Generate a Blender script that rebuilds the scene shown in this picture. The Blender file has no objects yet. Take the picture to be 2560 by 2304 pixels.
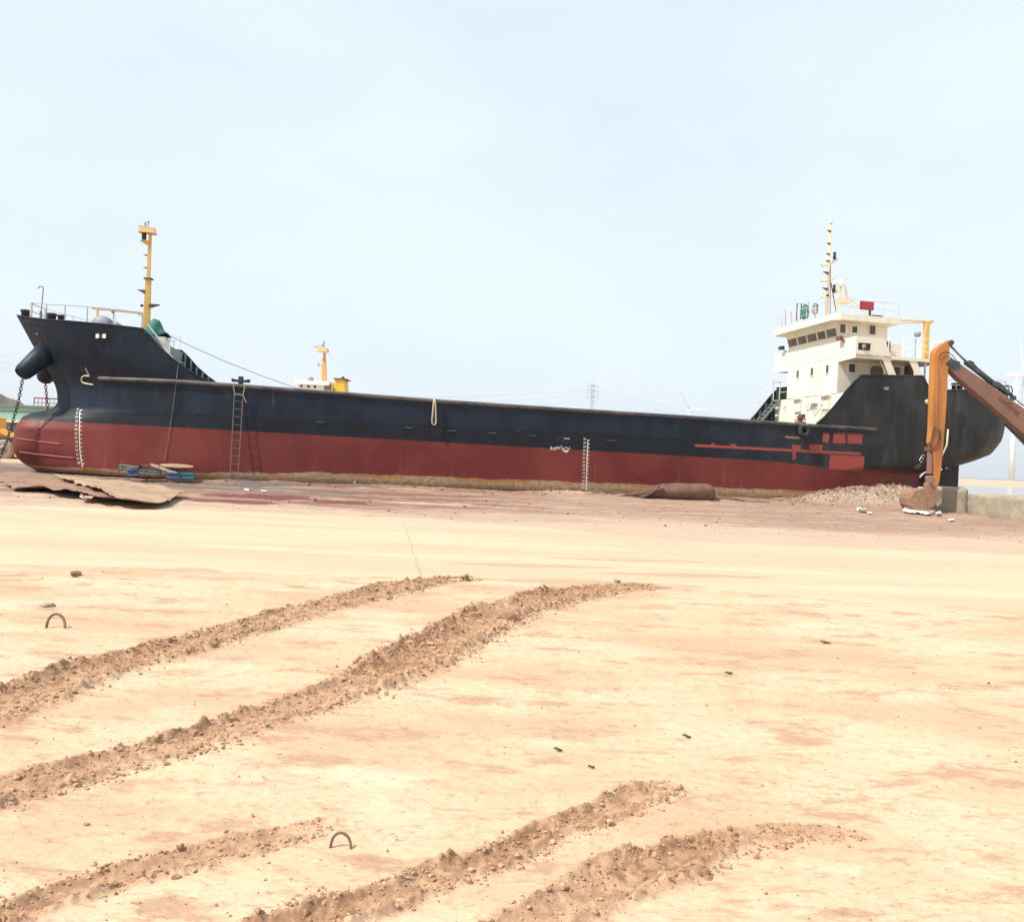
import bpy, bmesh, math, random
import numpy as np
from mathutils import Vector, Matrix
random.seed(7); rng = np.random.default_rng(7)
R = math.radians
scene = bpy.context.scene
# ------------------------------------------------------------------ camera
FPX, CAMH = 2000.0, 1.85
PITCH, ROLL = R(.34), R(2.5)
_R0 = np.array([1, 0, 0.]); _U0 = np.array([0, math.sin(PITCH), math.cos(PITCH)]); _F = np.array([0, math.cos(PITCH), -math.sin(PITCH)])
_R = _R0*math.cos(ROLL)+_U0*math.sin(ROLL); _U = -_R0*math.sin(ROLL)+_U0*math.cos(ROLL)
cam_d = bpy.data.cameras.new('camera'); cam = bpy.data.objects.new('camera', cam_d); scene.collection.objects.link(cam)
cam_d.sensor_width = 36; cam_d.lens = 36*FPX/2560; cam_d.clip_start = .05; cam_d.clip_end = 20000
cam.matrix_world = Matrix(((_R[0], _U[0], -_F[0], 0), (_R[1], _U[1], -_F[1], 0), (_R[2], _U[2], -_F[2], CAMH), (0, 0, 0, 1)))
scene.camera = cam
# ------------------------------------------------------------------ sky, sun, exposure
SUN = Vector((-.80, -.42, 1.15)).normalized()
w = bpy.data.worlds.new('World'); scene.world = w; w.use_nodes = True
wt = w.node_tree; wt.nodes.clear()
sky = wt.nodes.new('ShaderNodeTexSky'); sky.sky_type = 'NISHITA'; sky.sun_disc = False
sky.sun_elevation = math.asin(SUN.z); sky.sun_rotation = math.atan2(SUN.x, SUN.y)
sky.air_density = 1.2; sky.dust_density = 2.0; sky.ozone_density = 2.0
hz = wt.nodes.new('ShaderNodeMix'); hz.data_type = 'RGBA'; hz.inputs[0].default_value = .74
hz.inputs[7].default_value = (7.75, 8.65, 9.6, 1)          # thin milky overcast veil in front of the blue
bg = wt.nodes.new('ShaderNodeBackground'); bg.inputs[1].default_value = .10
wo = wt.nodes.new('ShaderNodeOutputWorld')
tcw = wt.nodes.new('ShaderNodeTexCoord'); nzw = wt.nodes.new('ShaderNodeTexNoise'); nzw.inputs['Scale'].default_value = 1.6; nzw.inputs['Detail'].default_value = 4; nzw.inputs['Roughness'].default_value = .55
mpw = wt.nodes.new('ShaderNodeMapping'); mpw.inputs['Scale'].default_value = (1, 1, 2.4); mrw = wt.nodes.new('ShaderNodeMapRange'); mrw.inputs[1].default_value = .3; mrw.inputs[2].default_value = .7; mrw.inputs[3].default_value = .66; mrw.inputs[4].default_value = .84
wt.links.new(tcw.outputs['Generated'], mpw.inputs[0]); wt.links.new(mpw.outputs[0], nzw.inputs['Vector']); wt.links.new(nzw.outputs['Fac'], mrw.inputs[0]); wt.links.new(mrw.outputs[0], hz.inputs[0])
wt.links.new(sky.outputs[0], hz.inputs[6]); wt.links.new(hz.outputs[2], bg.inputs[0]); wt.links.new(bg.outputs[0], wo.inputs[0])
sl = bpy.data.lights.new('sun', 'SUN'); sl.energy = 4.2; sl.angle = R(.6); sl.color = (1, .955, .87)
so = bpy.data.objects.new('sun', sl); scene.collection.objects.link(so); so.rotation_euler = SUN.to_track_quat('Z', 'Y').to_euler()
so.location = (-30, -20, 60)
vs = scene.view_settings; vs.view_transform = 'Standard'; vs.look = 'None'; vs.exposure = .35; vs.gamma = 1; vs.use_curve_mapping = False
scene.cycles.max_bounces = 6; scene.cycles.volume_bounces = 0

# ------------------------------------------------------------------ geometry of the view: pixels of the photograph to places
def ray(px, py): return _F+_R*(px-1280)/FPX-_U*(py-1152)/FPX
def G(px, py, z=0.):
    r = ray(px, py); k = (z-CAMH)/r[2]; return Vector((r[0]*k, r[1]*k, z))
def WY(px, py, Y):
    r = ray(px, py); k = Y/r[1]; return Vector((r[0]*k, Y, CAMH+r[2]*k))
YAW = R(10.9); _c, _s = math.cos(YAW), math.sin(YAW)
SO = np.array([-21.2, 37.7, 0]); S_ = np.array([_c, _s, 0]); T_ = np.array([-_s, _c, 0])
def ST(px, py, t=0.):       # point on the lengthwise plane t of the ship, ship coordinates
    r = ray(px, py); o = np.array([0, 0, CAMH])-SO; k = (t-o@T_)/(r@T_); p = o+r*k
    return Vector((p@S_, t, p[2]))
def SS(px, py, s):          # point on the crosswise plane s of the ship
    r = ray(px, py); o = np.array([0, 0, CAMH])-SO; k = (s-o@S_)/(r@S_); p = o+r*k
    return Vector((s, p@T_, p[2]))
def ship2world(v): p = SO+S_*v[0]+T_*v[1]; return Vector((p[0], p[1], v[2]))
def g6(x, y): return (1840+x/3.611, 740+y/3.611)
def g5(x, y): return (1900+x/4.044, 540+y/4.044)
def g1(x, y): return (x/3.611, 520+y/3.611)
def g2(x, y): return (x/3.611, 860+y/3.611)
def g7(x, y): return (2200+x/3.37, 780+y/3.37)

# ------------------------------------------------------------------ materials
class M:
    def __init__(s, name, rough=.6, metal=0., spec=.5):
        s.m = bpy.data.materials.new(name); s.m.use_nodes = True; s.t = s.m.node_tree; s.t.nodes.clear()
        s.p = s.n('ShaderNodeBsdfPrincipled'); s.o = s.n('ShaderNodeOutputMaterial'); s.l(s.p.outputs[0], s.o.inputs[0])
        s.p.inputs['Roughness'].default_value = rough; s.p.inputs['Metallic'].default_value = metal
        s.p.inputs['Specular IOR Level'].default_value = spec
        s.tc = s.n('ShaderNodeTexCoord'); s.obj = s.tc.outputs['Object']
    def n(s, k): return s.t.nodes.new(k)
    def l(s, a, b): s.t.links.new(a, b)
    def put(s, v, sock):
        if isinstance(v, bpy.types.NodeSocket): s.l(v, sock)
        elif isinstance(v, (tuple, list)): sock.default_value = tuple(v)+((1,) if len(v) == 3 and len(sock.default_value) == 4 else ())
        else: sock.default_value = v
    def scl(s, v, sc):
        m = s.n('ShaderNodeVectorMath'); m.operation = 'MULTIPLY'; s.put(v, m.inputs[0]); m.inputs[1].default_value = sc; return m.outputs[0]
    def noise(s, scale, detail=4, vec=None, rough=.55, dist=0.):
        k = s.n('ShaderNodeTexNoise'); k.inputs['Scale'].default_value = scale; k.inputs['Detail'].default_value = detail
        k.inputs['Roughness'].default_value = rough; k.inputs['Distortion'].default_value = dist
        s.l(vec if vec is not None else s.obj, k.inputs['Vector']); return k.outputs['Fac']
    def voro(s, scale, vec=None, feat='F1'):
        k = s.n('ShaderNodeTexVoronoi'); k.feature = feat; k.inputs['Scale'].default_value = scale
        s.l(vec if vec is not None else s.obj, k.inputs['Vector']); return k.outputs['Distance']
    def math(s, op, a, b=0., c=0., clamp=False):
        k = s.n('ShaderNodeMath'); k.operation = op; k.use_clamp = clamp
        s.put(a, k.inputs[0]); s.put(b, k.inputs[1])
        if op in ('MULTIPLY_ADD', 'WRAP', 'COMPARE', 'SMOOTH_MIN'): s.put(c, k.inputs[2])
        return k.outputs[0]
    def step(s, v, a, b):   # smooth 0..1 between a and b
        k = s.n('ShaderNodeMapRange'); k.interpolation_type = 'SMOOTHSTEP'; s.put(v, k.inputs[0]); k.inputs[1].default_value = a; k.inputs[2].default_value = b
        k.inputs[3].default_value = 0; k.inputs[4].default_value = 1
        if a > b: k.inputs[1].default_value = b; k.inputs[2].default_value = a; k.inputs[3].default_value = 1; k.inputs[4].default_value = 0
        return k.outputs[0]
    def mix(s, f, a, b, mode='MIX'):
        k = s.n('ShaderNodeMix'); k.data_type = 'RGBA'; k.blend_type = mode; s.put(f, k.inputs[0]); s.put(a, k.inputs[6]); s.put(b, k.inputs[7]); return k.outputs[2]
    def xyz(s, v=None):
        k = s.n('ShaderNodeSeparateXYZ'); s.l(v if v is not None else s.obj, k.inputs[0]); return k.outputs
    def attr(s, name):
        k = s.n('ShaderNodeAttribute'); k.attribute_name = name; return k
    def col(s, v): s.put(v, s.p.inputs['Base Color']); return s
    def rough(s, v): s.put(v, s.p.inputs['Roughness'])
    def bump(s, h, strength=.3, dist=.02):
        k = s.n('ShaderNodeBump'); k.inputs['Strength'].default_value = strength; k.inputs['Distance'].default_value = dist
        s.l(h, k.inputs['Height']); s.l(k.outputs[0], s.p.inputs['Normal']); return s
def worn(name, c, c2, rough=.6, scale=2., amt=(.45, .7), metal=0., streak=True, bump=.15, spec=.5):
    m = M(name, rough, metal, spec)
    v = m.scl(m.obj, (1, 1, .25)) if streak else m.obj
    f = m.step(m.noise(scale, 6, v, .65), *amt)
    d = m.noise(scale*9, 3)
    base = m.mix(f, c, c2)
    m.col(m.mix(m.math('MULTIPLY', m.step(d, .35, .75), .35), base, tuple(x*.72 for x in c)))
    m.rough(m.math('MULTIPLY_ADD', d, .25, rough-.1)); m.bump(d, bump, .01)
    return m.m
MT = {}
MT['cream'] = worn('cream_paint', (.84, .775, .625), (.64, .55, .39), .5, 1.3, (.5, .8))
MT['cream_rusty'] = worn('cream_paint_rusty', (.82, .75, .60), (.50, .30, .13), .55, 1.6, (.58, .78))
MT['white'] = worn('white_paint', (.84, .83, .79), (.72, .70, .64), .5, 2, (.55, .8))
MT['yellow'] = worn('yellow_mast_paint', (.74, .46, .12), (.55, .26, .07), .5, 1.5, (.52, .78))
MT['pale_yellow'] = worn('pale_yellow_paint', (.80, .58, .27), (.62, .36, .14), .5, 1.5, (.55, .8))
MT['funnel'] = worn('funnel_yellow', (.80, .50, .03), (.70, .38, .02), .5, .3, (.5, .8))
MT['dark'] = worn('dark_steel', (.025, .027, .032), (.06, .045, .035), .6, 4)
MT['blackrub'] = worn('black_rubber', (.018, .018, .020), (.05, .045, .042), .85, 6)
MT['glass'] = worn('dark_window_glass', (.045, .05, .05), (.14, .13, .11), .18, 1.2, (.4, .7), bump=0)
MT['green'] = worn('green_bulwark_paint', (.035, .075, .070), (.06, .06, .045), .6, 2)
MT['tarp'] = worn('green_tarpaulin', (.03, .16, .12), (.06, .22, .17), .75, 5, streak=False)
MT['pinkrail'] = worn('primer_white_rail', (.74, .60, .55), (.5, .28, .2), .6, 4)
MT['rust'] = worn('rusty_steel', (.19, .085, .045), (.10, .045, .028), .85, 5, streak=False, bump=.4)
MT['rusty_plate'] = worn('rusty_plate', (.30, .175, .11), (.19, .10, .06), .85, 1.4, (.4, .7), streak=False, bump=.5)
MT['plate_tan'] = worn('tan_rusty_plate', (.42, .28, .175), (.27, .155, .095), .85, 1.4, (.4, .7), streak=False, bump=.5)
MT['chain'] = worn('chain_steel', (.07, .058, .05), (.13, .075, .045), .8, 8)
MT['chainred'] = worn('chain_red_primer', (.26, .06, .05), (.35, .16, .12), .8, 8)
MT['red'] = worn('red_board', (.42, .035, .045), (.33, .03, .035), .55, 3)
MT['mark'] = worn('marking_white', (.74, .73, .66), (.50, .46, .40), .6, 9)
MT['markcream'] = worn('marking_cream', (.70, .60, .36), (.5, .4, .22), .6, 9)
MT['rope'] = worn('rope_tan', (.50, .42, .31), (.35, .28, .2), .9, 12, streak=False, bump=.6)
MT['graypaint'] = worn('grey_rail_paint', (.28, .29, .30), (.2, .14, .1), .6, 4)
MT['exc'] = worn('excavator_orange', (.52, .20, .035), (.28, .11, .04), .55, 1.4, (.45, .75))
MT['excboom'] = worn('excavator_faded_orange', (.24, .120, .080), (.17, .10, .075), .6, 1.2, (.4, .7))
MT['excdark'] = worn('hydraulic_grey', (.045, .065, .070), (.05, .05, .05), .45, 3)
MT['muddy'] = worn('mud_caked_steel', (.23, .125, .08), (.34, .20, .125), .95, 5, (.35, .6), streak=False, bump=.8)
MT['turbine'] = worn('turbine_white', (.90, .90, .87), (.86, .86, .83), .45, .05)
MT['pylon'] = worn('galvanised_steel', (.42, .45, .47), (.36, .38, .4), .6, .2)
MT['plastic'] = worn('white_plastic_sheet', (.80, .79, .75), (.62, .58, .52), .5, 6, streak=False)
MT['bluesteel'] = worn('blue_painted_steel', (.05, .13, .33), (.10, .10, .12), .6, 4)
MT['teal'] = worn('teal_painted_steel', (.04, .25, .30), (.1, .14, .14), .6, 4)
MT['greygreen'] = worn('grey_green_steel', (.20, .27, .24), (.2, .16, .12), .65, 3)
MT['shedgreen'] = worn('pale_green_cladding', (.30, .50, .40), (.24, .42, .34), .6, .6)
MT['wallgrey'] = worn('grey_sheet_wall', (.24, .24, .27), (.34, .30, .26), .7, 1.2)
MT['loader'] = worn('loader_yellow', (.75, .38, .06), (.5, .25, .08), .5, 2)
MT['tyredust'] = worn('dusty_tyre', (.33, .26, .20), (.22, .17, .13), .9, 3, streak=False)
MT['wood'] = worn('weathered_wood', (.24, .16, .10), (.12, .075, .05), .85, 3)
MT['soilbag'] = worn('dusty_rubber_airbag', (.195, .100, .068), (.12, .058, .042), .85, 1.5, (.4, .65), streak=False)
MT['twig'] = worn('dry_leaf', (.07, .055, .03), (.12, .09, .05), .8, 20)
MT['weed'] = worn('weed_green', (.20, .19, .09), (.26, .22, .11), .7, 10)
def m_concrete():
    m = M('cast_concrete', .9)
    a = m.noise(1.1, 6, None, .65); b = m.noise(14, 4); v = m.voro(22)
    c = m.mix(m.step(a, .35, .7), (.30, .255, .185), (.42, .36, .27))
    c = m.mix(m.step(m.noise(2.2, 5, m.scl(m.obj, (1, 1, .3)), .7), .55, .75), c, (.24, .19, .13))
    m.col(m.mix(m.math('MULTIPLY', m.step(b, .4, .7), .4), c, (.22, .18, .13)))
    m.bump(m.math('ADD', b, m.math('MULTIPLY', v, .5)), .6, .03); return m.m
MT['concrete'] = m_concrete()

# hull paint: antifouling red below the load line, black above, fouling at the foot, primer patches aft
def m_hull():
    m = M('hull_paint', .45, 0, .28)
    x, y, z = m.xyz()
    wob = m.math('MULTIPLY_ADD', m.noise(1.2, 4), .05, -.025)
    zz = m.math('ADD', z, wob)
    l1 = m.math('MULTIPLY_ADD', x, -.0105, 2.595)
    l2 = m.math('MAXIMUM', m.math('MULTIPLY_ADD', x, -.075, 4.95), 1.97)
    line = m.math('MINIMUM', l1, l2)
    hw = m.math('MULTIPLY_ADD', m.noise(3, 3), .02, -.01)
    blk = m.step(m.math('SUBTRACT', m.math('ADD', z, hw), line), -.012, .012)
    big = m.noise(.35, 5, None, .6); st = m.noise(1.6, 6, m.scl(m.obj, (1, 1, .12)), .7); fine = m.noise(22, 4)
    # black: bluish forward, charcoal aft
    fwd = m.step(x, 30, 44)
    black = m.mix(fwd, (.006, .010, .021), (.015, .017, .017))
    black = m.mix(m.math('MULTIPLY', m.step(st, .42, .7), .75), black, m.mix(fwd, (.014, .024, .042), (.038, .038, .036)))
    belt = m.math('MULTIPLY', m.step(z, 3.28, 3.16), m.step(x, 38, 30))
    pan = m.noise(.55, 3, m.scl(m.obj, (1, 1, .8)), .5)
    black = m.mix(m.math('MULTIPLY', m.step(pan, .40, .68), .7), black, m.mix(fwd, (.011, .024, .044), (.04, .041, .039)))
    black = m.mix(m.math('MULTIPLY', m.step(m.noise(.9, 4, m.scl(m.obj, (1, 1, .25)), .6), .52, .7), m.math('MULTIPLY', fwd, .5)), black, (.085, .082, .076))
    wl = m.math('ADD', m.math('MULTIPLY', m.step(z, 3.22, 3.19), m.step(z, 3.12, 3.15)), m.math('MULTIPLY', m.step(z, 2.72, 2.70), m.step(z, 2.66, 2.68)))
    black = m.mix(m.math('MULTIPLY', wl, m.math('MULTIPLY', m.step(m.noise(.8, 4), .4, .6), m.step(x, 36, 30))), black, (.003, .003, .004))
    black = m.mix(m.math('MULTIPLY', belt, .7), black, (.007, .0075, .011))
    # scuffs at the belt
    sc = m.math('MULTIPLY', m.step(m.noise(3.2, 5, m.scl(m.obj, (.35, 1, 5)), .6), .66, .72), m.step(x, 3, 12))
    sc = m.math('MULTIPLY', sc, m.step(m.noise(.5, 2), .45, .6))
    black = m.mix(m.math('MULTIPLY', sc, .5), black, (.16, .16, .16))
    wp = m.math('MULTIPLY', m.step(m.noise(2.4, 3, m.scl(m.obj, (1, 1, .04)), .6), .62, .70), m.math('MULTIPLY', m.step(z, 3.2, 4.3), m.step(m.noise(.35, 2), .42, .58)))
    black = m.mix(m.math('MULTIPLY', wp, .45), black, (.075, .045, .03))
    red = m.mix(m.step(big, .35, .65), (.135, .019, .0155), (.175, .031, .0245))
    red = m.mix(m.math('MULTIPLY', m.step(st, .5, .8), .35), red, (.20, .05, .044))
    pk = m.math('MULTIPLY', m.step(m.noise(2.6, 5, m.scl(m.obj, (1, 1, 1.8)), .6), .70, .76), m.step(z, 2.1, 1.7))
    red = m.mix(m.math('MULTIPLY', pk, .6), red, (.45, .2, .17))
    c = m.mix(blk, red, black)
    # primer patches on the quarter: (s0,s1,z0,z1)
    def box(a, b, c0, d, e=.03):
        bx = m.math('ADD', x, m.math('MULTIPLY_ADD', m.noise(4.5, 6, None, .75), .46, -.23)); bz = m.math('ADD', z, m.math('MULTIPLY_ADD', m.noise(5, 6, m.scl(m.obj, (1.6, 1, .6)), .75), .34, -.17))
        f = m.math('MULTIPLY', m.step(bx, a-e, a+e), m.step(bx, b+e, b-e))
        return m.math('MULTIPLY', f, m.math('MULTIPLY', m.step(bz, c0-e, c0+e), m.step(bz, d+e, d-e)))
    def pb(x0, x1, y0, y1):
        a = ST(1700+x0/3.16, 1000+y0/3.16); b = ST(1700+x1/3.16, 1000+y1/3.16); return box(a.x, b.x, b.z, a.z)
    P = None
    for q in ((1130, 1176, 262, 335), (1213, 1303, 260, 343), (1325, 1440, 263, 345), (1028, 1125, 350, 420), (1100, 1425, 400, 430), (1185, 1450, 432, 556), (885, 950, 352, 392), (890, 914, 405, 470), (400, 440, 345, 360), (250, 275, 340, 355)):
        f = pb(*q); P = f if P is None else m.math('MAXIMUM', P, f)
    qa = ST(1700+105/3.16, 1000+357/3.16); qb = ST(1700+1425/3.16, 1000+424/3.16); kk = (qb.z-qa.z)/(qb.x-qa.x)
    zc = m.math('SUBTRACT', z, m.math('MULTIPLY_ADD', x, kk, qa.z-kk*qa.x)); zc = m.math('ADD', zc, m.math('MULTIPLY_ADD', m.noise(4, 3), .06, -.03))
    band = m.math('MULTIPLY', m.math('MULTIPLY', m.step(zc, -.085, -.06), m.step(zc, .085, .06)), m.math('MULTIPLY', m.step(x, qa.x, qa.x+.2), m.step(x, qb.x+.05, qb.x)))
    P = m.math('MAXIMUM', P, m.math('MULTIPLY', band, m.step(m.noise(2.2, 3), .30, .40)))
    c = m.mix(P, c, m.mix(m.step(fine, .3, .7), (.36, .075, .055), (.29, .055, .045)))
    c = m.mix(pb(830, 945, 285, 303), c, (.36, .20, .14))
    # foot: brown slime, ochre stain, barnacles
    fz = m.math('ADD', z, m.math('MULTIPLY_ADD', m.noise(.9, 5, m.scl(m.obj, (1, 1, .3)), .6), .30, -.15))
    lo = m.math('MULTIPLY_ADD', m.step(x, 3, 14), .31, 0.)
    rel = m.math('SUBTRACT', fz, lo)
    foul = m.step(rel, .36, .27)
    och = m.math('MULTIPLY', m.step(rel, .10, .2), m.step(rel, .38, .26))
    fc = m.mix(m.step(m.noise(5, 5), .35, .65), (.30, .195, .11), (.44, .315, .195))
    fc = m.mix(m.math('MULTIPLY', m.math('MULTIPLY', och, m.step(m.noise(.6, 3), .4, .6)), .8), fc, (.36, .15, .035))
    barn = m.step(m.voro(9), .28, .16)
    fc = m.mix(m.math('MULTIPLY', m.math('MULTIPLY', barn, m.step(rel, .20, .06)), .7), fc, (.10, .07, .045))
    c = m.mix(m.math('MULTIPLY', foul, .92), c, fc)
    # dust splashes
    wr = m.math('MULTIPLY', m.step(m.noise(3.0, 4, m.scl(m.obj, (1, 1, .06)), .6), .60, .72), m.math('MULTIPLY', m.step(z, 2.2, .8), .45))
    c = m.mix(wr, c, (.27, .12, .07))
    c = m.mix(m.math('MULTIPLY', m.step(m.noise(.8, 6, None, .7), .55, .85), .14), c, (.30, .22, .18))
    m.col(c); m.rough(m.math('MULTIPLY_ADD', st, .35, .38))
    weld = m.math('ADD', m.noise(.7, 3, m.scl(m.obj, (1, 1, .5))), m.math('MULTIPLY', fine, .02))
    seam = m.math('SUBTRACT', 1, m.step(m.math('ABSOLUTE', m.math('SUBTRACT', m.math('FRACT', m.math('MULTIPLY', x, 1/2.9)), .5)), 0, .012))
    h = m.math('ADD', weld, m.math('MULTIPLY', seam, -.05)); m.bump(h, .6, .09)
    return m.m
MT['hull'] = m_hull()
def m_rail():
    m = M('fender_rail_paint', .6)
    a = m.noise(.8, 5, None, .6); b = m.noise(6, 4)
    c = m.mix(m.step(a, .4, .65), (.035, .042, .050), (.115, .088, .078)); c = m.mix(m.math('MULTIPLY', m.step(b, .5, .7), .4), c, (.16, .13, .11))
    m.col(c); m.bump(b, .3, .02); return m.m
MT['rail'] = m_rail()

# ------------------------------------------------------------------ mesh helpers
def place(name, me, mat, parent=None, smooth=False):
    o = bpy.data.objects.new(name, me); scene.collection.objects.link(o)
    if mat is not None: me.materials.append(MT[mat] if isinstance(mat, str) else mat)
    if parent is not None: o.parent = parent
    if smooth: me.polygons.foreach_set('use_smooth', [True]*len(me.polygons))
    return o
def tag(o, label=None, cat=None, group=None, kind=None):
    if label: o['label'] = label
    if cat: o['category'] = cat
    if group: o['group'] = group
    if kind: o['kind'] = kind
    return o
def thing(name, label, cat, loc=(0, 0, 0), rz=0, group=None):
    o = bpy.data.objects.new(name, None); scene.collection.objects.link(o); o.location = loc; o.rotation_euler = (0, 0, rz)
    o.empty_display_size = .3
    return tag(o, label, cat, group)
class B:
    def __init__(s): s.v = []; s.f = []
    def add(s, vs, fs):
        k = len(s.v); s.v += [tuple(p) for p in vs]; s.f += [tuple(k+i for i in f) for f in fs]; return s
    def box(s, a, b):
        x0, y0, z0 = (min(a[i], b[i]) for i in range(3)); x1, y1, z1 = (max(a[i], b[i]) for i in range(3))
        return s.add([(x0, y0, z0), (x1, y0, z0), (x1, y1, z0), (x0, y1, z0), (x0, y0, z1), (x1, y0, z1), (x1, y1, z1), (x0, y1, z1)],
                     [(3, 2, 1, 0), (4, 5, 6, 7), (0, 1, 5, 4), (1, 2, 6, 5), (2, 3, 7, 6), (3, 0, 4, 7)])
    def tube(s, pts, r, n=8, r2=None, cap=True):
        pts = [Vector(p) for p in pts]; m = len(pts); rings = []
        d0 = (pts[1]-pts[0]).normalized(); up = Vector((0, 0, 1)) if abs(d0.z) < .9 else Vector((1, 0, 0))
        a = d0.cross(up).normalized()
        for i, p in enumerate(pts):
            d = (pts[min(i+1, m-1)]-pts[max(i-1, 0)]).normalized()
            a = (a-d*a.dot(d)).normalized(); b = d.cross(a)
            rr = r if r2 is None else r+(r2-r)*i/(m-1)
            rings.append([p+(a*math.cos(q)+b*math.sin(q))*rr for q in (2*math.pi*(j+.5)/n for j in range(n))])
        vs = [q for g in rings for q in g]; fs = []
        for i in range(m-1):
            for j in range(n): fs.append((i*n+j, i*n+(j+1) % n, (i+1)*n+(j+1) % n, (i+1)*n+j))
        if cap: fs.append(tuple(range(n))[::-1]); fs.append(tuple((m-1)*n+j for j in range(n)))
        return s.add(vs, fs)
    def prism(s, poly, d):        # poly: 3D points, extruded by vector d
        n = len(poly); poly = [Vector(p) for p in poly]; d = Vector(d)
        return s.add(poly+[p+d for p in poly], [tuple(range(n))[::-1], tuple(range(n, 2*n))]+[(i, (i+1) % n, n+(i+1) % n, n+i) for i in range(n)])
    def lathe(s, prof, c, n=24, axis='Z'):
        vs = []; fs = []; c = Vector(c); m = len(prof)
        for r, h in prof:
            for j in range(n):
                q = 2*math.pi*j/n; u, v = r*math.cos(q), r*math.sin(q)
                vs.append(c+(Vector((u, v, h)) if axis == 'Z' else Vector((u, h, v)) if axis == 'Y' else Vector((h, u, v))))
        for i in range(m-1):
            for j in range(n): fs.append((i*n+j, i*n+(j+1) % n, (i+1)*n+(j+1) % n, (i+1)*n+j))
        fs.append(tuple(range(n))[::-1]); fs.append(tuple((m-1)*n+j for j in range(n)))
        return s.add(vs, fs)
    def torus(s, c, ax1, ax2, R1, r, n=16, k=6, R2=None):
        c = Vector(c); a = Vector(ax1).normalized(); b = Vector(ax2).normalized(); R2 = R2 or R1; nn = a.cross(b)
        vs = []; fs = []
        for i in range(n):
            q = 2*math.pi*i/n; p = c+a*math.cos(q)*R1+b*math.sin(q)*R2; o = (a*math.cos(q)/R1+b*math.sin(q)/R2).normalized()
            for j in range(k):
                w_ = 2*math.pi*j/k; vs.append(p+o*math.cos(w_)*r+nn*math.sin(w_)*r)
        for i in range(n):
            for j in range(k): fs.append((i*k+j, ((i+1) % n)*k+j, ((i+1) % n)*k+(j+1) % k, i*k+(j+1) % k))
        return s.add(vs, fs)
    def ball(s, c, r, n=10, sq=(1, 1, 1)):
        prof = [(max(.001, math.sin(math.pi*i/n))*r, -math.cos(math.pi*i/n)*r) for i in range(n+1)]
        k = len(s.v); s.lathe(prof, (0, 0, 0), n*2)
        for i in range(k, len(s.v)):
            v = s.v[i]; s.v[i] = (c[0]+v[0]*sq[0], c[1]+v[1]*sq[1], c[2]+v[2]*sq[2])
        return s
    def clusters(s, gap=.015):
        par = list(range(len(s.v)))
        def find(i):
            while par[i] != i: par[i] = par[par[i]]; i = par[i]
            return i
        for f in s.f:
            a = find(f[0])
            for i in f[1:]: par[find(i)] = a
        comp = {}
        for f in s.f: comp.setdefault(find(f[0]), []).append(f)
        C = []
        for fs in comp.values():
            p = np.array([s.v[i] for f in fs for i in f]); C.append([p.min(0)-gap, p.max(0)+gap, fs])
        if len(C) > 400: return [s.f]
        lab = list(range(len(C)))
        def fl(i):
            while lab[i] != i: i = lab[i]
            return i
        for i in range(len(C)):
            for j in range(i):
                if np.all(C[i][0] <= C[j][1]) and np.all(C[j][0] <= C[i][1]): lab[fl(i)] = fl(j)
        out = {}
        for i in range(len(C)): out.setdefault(fl(i), []).extend(C[i][2])
        return sorted(out.values(), key=len, reverse=True)
    def build(s, name, mat, parent=None, smooth=False, bevel=0, origin=None, split=True):
        if parent is not None and split:
            g = s.clusters()
            if len(g) > 1:
                first = None
                for fs in g:
                    use = sorted({i for f in fs for i in f}); mp = {v: k for k, v in enumerate(use)}; q = B(); q.v = [s.v[i] for i in use]; q.f = [tuple(mp[i] for i in f) for f in fs]
                    o = q.build(name, mat, parent, smooth, bevel, origin, False); first = first or o
                return first
        me = bpy.data.meshes.new(name); vv = s.v
        if origin is not None: vv = [(p[0]-origin[0], p[1]-origin[1], p[2]-origin[2]) for p in vv]
        me.from_pydata(vv, [], s.f); me.validate()
        bm = bmesh.new(); bm.from_mesh(me); bmesh.ops.recalc_face_normals(bm, faces=bm.faces)
        if bevel: bmesh.ops.bevel(bm, geom=list(bm.edges), offset=bevel, segments=2, affect='EDGES', profile=.5)
        bm.to_mesh(me); bm.free()
        o = place(name, me, mat, parent, smooth)
        if origin is not None: o.location = origin
        return o
def text_geo(txt, size, spacing=1.):
    cu = bpy.data.curves.new('lettering', 'FONT'); cu.body = txt; cu.size = size; cu.space_character = spacing; cu.resolution_u = 3; cu.offset = size*.012
    o = bpy.data.objects.new('lettering', cu); scene.collection.objects.link(o)
    bpy.context.view_layer.update()
    me = bpy.data.meshes.new_from_object(o.evaluated_get(bpy.context.evaluated_depsgraph_get()))
    vs = [tuple(v.co) for v in me.vertices]; fs = [tuple(p.vertices) for p in me.polygons]
    bpy.data.objects.remove(o); bpy.data.curves.remove(cu); bpy.data.meshes.remove(me); return vs, fs
# value noise in numpy
def _h(ix, iy, seed):
    n = (ix.astype(np.int64)*374761393+iy.astype(np.int64)*668265263+seed*1442695041) & 0xffffffff
    n = ((n ^ (n >> 13))*1274126177) & 0xffffffff; n = (n ^ (n >> 16)) & 0xffff
    return n/65535.
def vnoise(x, y, seed=0):
    ix = np.floor(x); iy = np.floor(y); fx = x-ix; fy = y-iy; ux = fx*fx*(3-2*fx); uy = fy*fy*(3-2*fy)
    a = _h(ix, iy, seed); b = _h(ix+1, iy, seed); c = _h(ix, iy+1, seed); d = _h(ix+1, iy+1, seed)
    return a+(b-a)*ux+(c-a)*uy+(a-b-c+d)*ux*uy
def fbm(x, y, seed=0, oct=4, g=.5):
    r = 0; a = 1; t = 0
    for i in range(oct): r = r+a*vnoise(x*2**i+17.3*i, y*2**i-9.1*i, seed+i*7); t += a; a *= g
    return r/t
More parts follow.
